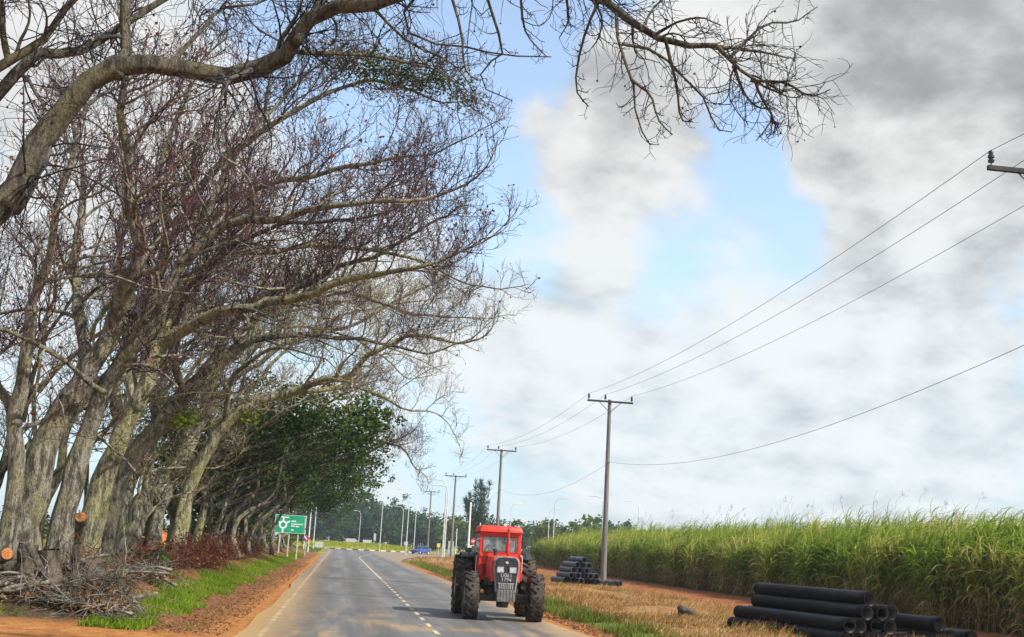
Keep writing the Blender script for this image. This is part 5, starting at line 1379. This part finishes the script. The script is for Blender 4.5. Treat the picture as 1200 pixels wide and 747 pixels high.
# exhaust stack with silencer
bm = bm_new(); bm_cyl(bm, (.16, .72, 1.6), (.16, .72, 1.72), .035, .035, 10); bm_cyl(bm, (.16, .72, 1.72), (.16, .72, 2.02), .062, .062, 14); bm_cyl(bm, (.16, .72, 2.02), (.16, .72, 2.38), .036, .036, 12); bm_tube(bm, [(.16, .72, 2.36), (.16, .74, 2.43), (.16, .82, 2.47)], .036, 10); fin('exhaust_pipe', bm, 'red_dull', root, None, True)
bm = bm_new(); bm_cyl(bm, (-.2, .5, 1.66), (-.2, .5, 1.78), .05, .05, 12); bm_cyl(bm, (-.2, .5, 1.78), (-.2, .5, 1.84), .08, .07, 14); fin('air_cleaner', bm, 'black_paint', root, None, True)
# mudguards
for s in (-1, 1):
    bm = bm_new(); n_ = 15
    A = [(R(58) + R(80) * k / (n_ - 1)) for k in range(n_)]
    rg = []
    for a in A:
        yy_, zz_ = -math.cos(a), math.sin(a); 
        rg.append([bm.verts.new((s * xx_, 2.3 + yy_ * rr, .83 + zz_ * rr)) for xx_, rr in ((.58, .86), (1.0, .86), (1.0, .885), (.58, .885))])
    for P_, Q_ in zip(rg, rg[1:]):
        for k in range(4): bm.faces.new((P_[k], P_[(k + 1) % 4], Q_[(k + 1) % 4], Q_[k]))
    bm.faces.new(rg[0]); bm.faces.new(rg[-1][::-1])
    bm_box(bm, (s * .62, 2.2, 1.32), (.03, .9, .62), None, .0); fin('mudguard', bm, 'black_paint', root)
    bm = bm_new(); bm_cyl(bm, (s * .8, 1.8, 1.60), (s * .8, 1.8, 1.72), .02, .02, 6); bm_box(bm, (s * .8, 1.8, 1.77), (.22, .12, .12), None, .02); fin('marker_lamp', bm, 'steel_dark', root)
    bm = bm_new(); bm_tube(bm, [(s * .64, 1.3, 1.0), (s * .64, 1.25, 1.4), (s * .64, 1.25, 1.64), (s * .59, 1.25, 1.68)], .014, 6); fin('handrail', bm, 'galv', root, None, True)
    bm = bm_new(); bm_tube(bm, [(s * .58, 1.12, 2.1), (s * .74, 1.02, 2.02), (s * .74, 1.02, 1.85)], .01, 6); bm_box(bm, (s * .74, 1.01, 1.80), (.14, .03, .17), None, .01); fin('mirror', bm, 'steel_dark', root)
    bm = bm_new(); bm_box(bm, (s * .55, 1.35, .62), (.3, .25, .03), None, .008); bm_box(bm, (s * .55, 1.35, .8), (.03, .04, .4)); fin('step', bm, 'iron', root)
bm = bm_new(); bm_cyl(bm, (-.5, .9, 1.1), (-.5, .9, 1.42), .085, .085, 16); bm_cyl(bm, (-.5, .9, 1.42), (-.5, .9, 1.46), .04, .04, 12); fin('fuel_filter', bm, 'red_dull', root, None, True)
bm = bm_new(); bm_box(bm, (.5, .95, 1.15), (.2, .26, .24), None, .02); fin('battery_box', bm, 'red_dull', root)

# ---------------------------------------------------------------- daylight
SUN_EL, SUN_AZ = R(42), R(118)      # azimuth clockwise from the road ahead: sun stands to the right, a little behind
EXPO = 0.6; SKY = 0.1
w = bpy.data.worlds.new('World'); scene.world = w; w.use_nodes = True; nt = w.node_tree; nt.nodes.clear()
out = nd(nt, 'ShaderNodeOutputWorld'); bg = nd(nt, 'ShaderNodeBackground'); bg.inputs['Strength'].default_value = SKY; nt.links.new(bg.outputs[0], out.inputs['Surface'])
sky = nd(nt, 'ShaderNodeTexSky'); sky.sky_type = 'NISHITA'; sky.sun_disc = False; sky.sun_elevation = SUN_EL; sky.sun_rotation = SUN_AZ; sky.air_density = 1.0; sky.dust_density = 0.6
dirn = objco(nt, 'Generated'); wv = nd(nt, 'ShaderNodeVectorMath', operation='MULTIPLY_ADD'); nt.links.new(noise(nt, dirn, 5.5, 5, 0.55, 0.0, 'Color'), wv.inputs[0]); wv.inputs[1].default_value = (.22, .22, .22); wv.inputs[2].default_value = (-.11, -.11, -.11); wa = nd(nt, 'ShaderNodeVectorMath', operation='ADD'); nt.links.new(dirn, wa.inputs[0]); nt.links.new(wv.outputs[0], wa.inputs[1]); wn_ = nd(nt, 'ShaderNodeVectorMath', operation='NORMALIZE'); nt.links.new(wa.outputs[0], wn_.inputs[0]); warped = wn_.outputs[0]; sep = nd(nt, 'ShaderNodeSeparateXYZ'); nt.links.new(dirn, sep.inputs[0])
zz = mth(nt, 'ADD', mth(nt, 'MAXIMUM', sep.outputs[2], 0.0), 0.42)
cmb = nd(nt, 'ShaderNodeCombineXYZ'); nt.links.new(mth(nt, 'DIVIDE', sep.outputs[0], zz), cmb.inputs[0]); nt.links.new(mth(nt, 'DIVIDE', sep.outputs[1], zz), cmb.inputs[1])
p = cmb.outputs[0]


def skydir(px, py):
    d = CF * F + CR * (px - 600) - CU * (py - 373.5); return d / np.linalg.norm(d)


def blob(px, py, rad):
    """soft round region of the sky round a direction; rad in photo points"""
    d = skydir(px, py); n = nd(nt, 'ShaderNodeVectorMath', operation='DOT_PRODUCT'); nt.links.new(warped, n.inputs[0]); n.inputs[1].default_value = tuple(d)
    return sstep(nt, n.outputs['Value'], math.cos(rad / F), 1.0)


def blobs(lst):
    acc = None
    for (px, py, rad, wt) in lst:
        v = mth(nt, 'MULTIPLY', blob(px, py, rad), wt); acc = v if acc is None else mth(nt, 'ADD', acc, v)
    return acc


def dens(vec):
    a_ = noise(nt, vec, 2.7, 9, 0.55, 0.3); b_ = noise(nt, vec, 8.0, 7, 0.58, 0.2)
    return mth(nt, 'ADD', mth(nt, 'MULTIPLY', a_, 0.68), mth(nt, 'MULTIPLY', b_, 0.32))


cov0 = dens(p)
po = nd(nt, 'ShaderNodeVectorMath', operation='ADD'); nt.links.new(p, po.inputs[0]); po.inputs[1].default_value = (.035, -.06, 0)      # towards the light
billow = mth(nt, 'SUBTRACT', cov0, dens(po.outputs[0]))
clear = blobs([(560, 30, 230, .26), (400, 30, 170, .2), (875, 205, 95, .17), (575, 225, 100, .12), (650, 20, 120, .16), (20, 560, 130, .2), (300, 30, 120, .12), (760, 300, 90, .08), (1130, 340, 70, .12)])
white = blobs([(1070, 225, 170, .2), (700, 190, 150, .14), (640, 420, 170, .16), (1040, 440, 190, .18), (150, 150, 260, .12), (1120, 30, 260, .26), (860, 520, 220, .1), (900, 70, 120, .16), (700, 110, 110, .12)])
cov = mth(nt, 'ADD', mth(nt, 'SUBTRACT', cov0, clear), white)
mask = sstep(nt, cov, 0.345, 0.60)
grey = blobs([(1150, 30, 250, .36), (930, 50, 170, .20), (690, 110, 130, .26), (1150, 375, 140, .22), (965, 240, 70, .3), (1180, 180, 90, .26), (620, 80, 100, .12), (790, 180, 110, .14), (1000, 510, 150, .1), (620, 520, 130, .08)])
litp = blobs([(1075, 225, 100, .35), (690, 225, 120, .15), (640, 430, 120, .2), (1040, 430, 130, .2), (300, 100, 300, .1)])
body = mth(nt, 'MULTIPLY', mth(nt, 'SUBTRACT', noise(nt, p, 4.6, 9, 0.6, 0.3), 0.5), mth(nt, 'SUBTRACT', 1.8, mth(nt, 'MULTIPLY', sstep(nt, sep.outputs[2], .12, .4), .7)))
sh = mth(nt, 'SUBTRACT', mth(nt, 'ADD', mth(nt, 'ADD', body, mth(nt, 'MULTIPLY', billow, mth(nt, 'SUBTRACT', -3.0, mth(nt, 'MULTIPLY', sstep(nt, sep.outputs[2], .08, .34), 0.8)))), grey), litp)
shade = sstep(nt, sh, -0.30, 0.95)
K = 1.0 / (SKY * 2 ** EXPO)


def kc(c): return tuple(v * K for v in c)


cloud = mix(nt, shade, mix(nt, sstep(nt, sep.outputs[2], .1, .36), kc((0.90, 0.965, 1.0)), kc((0.88, 0.89, 0.88))), mix(nt, sstep(nt, sep.outputs[2], .12, .34), kc((0.48, 0.57, 0.65)), kc((0.37, 0.385, 0.40))))
bluev = nd(nt, 'ShaderNodeVectorMath', operation='MULTIPLY'); nt.links.new(sky.outputs[0], bluev.inputs[0]); bluev.inputs[1].default_value = (2.0, 2.0, 1.9)
hz = mth(nt, 'MULTIPLY', mth(nt, 'SUBTRACT', 1.0, sstep(nt, sep.outputs[2], 0.02, 0.34)), .8)
blue = mix(nt, hz, mix(nt, 0.16, bluev.outputs[0], kc((.85, .9, .95))), kc((0.52, 0.73, 0.91)))
nt.links.new(mix(nt, mask, blue, cloud), bg.inputs['Color'])

sl = bpy.data.lights.new('sun', 'SUN'); sl.energy = 4.6; sl.angle = R(0.53); sl.color = (1.0, 0.93, 0.82)
so = bpy.data.objects.new('sun', sl); COL.objects.link(so)
sd = Vector((math.sin(SUN_AZ) * math.cos(SUN_EL), math.cos(SUN_AZ) * math.cos(SUN_EL), math.sin(SUN_EL)))
so.rotation_euler = sd.to_track_quat('Z', 'Y').to_euler(); so.location = (20, -10, 40)
scene.view_settings.view_transform = 'Standard'; scene.view_settings.look = 'None'; scene.view_settings.exposure = EXPO; scene.view_settings.gamma = 1.0; scene.view_settings.use_curve_mapping = False
scene.cycles.max_bounces = 6; scene.cycles.transparent_max_bounces = 8; scene.cycles.use_denoising = True

# ---------------------------------------------------------------- thin coastal haze that pales the far trees
bm = bm_new(); bmesh.ops.create_cube(bm, size=1.0)
m, nt, out = new_mat('haze_air'); v = nd(nt, 'ShaderNodeVolumePrincipled'); v.inputs['Color'].default_value = (0.80, 0.90, 1.0, 1); v.inputs['Density'].default_value = 0.0003; v.inputs['Anisotropy'].default_value = 0.2
nt.links.new(v.outputs[0], out.inputs['Volume'])
hzb = fin('haze', bm, m, None, (0, 1800, 9.0)); hzb.scale = (6100, 4500, 22); tagit(hzb, kind='stuff')
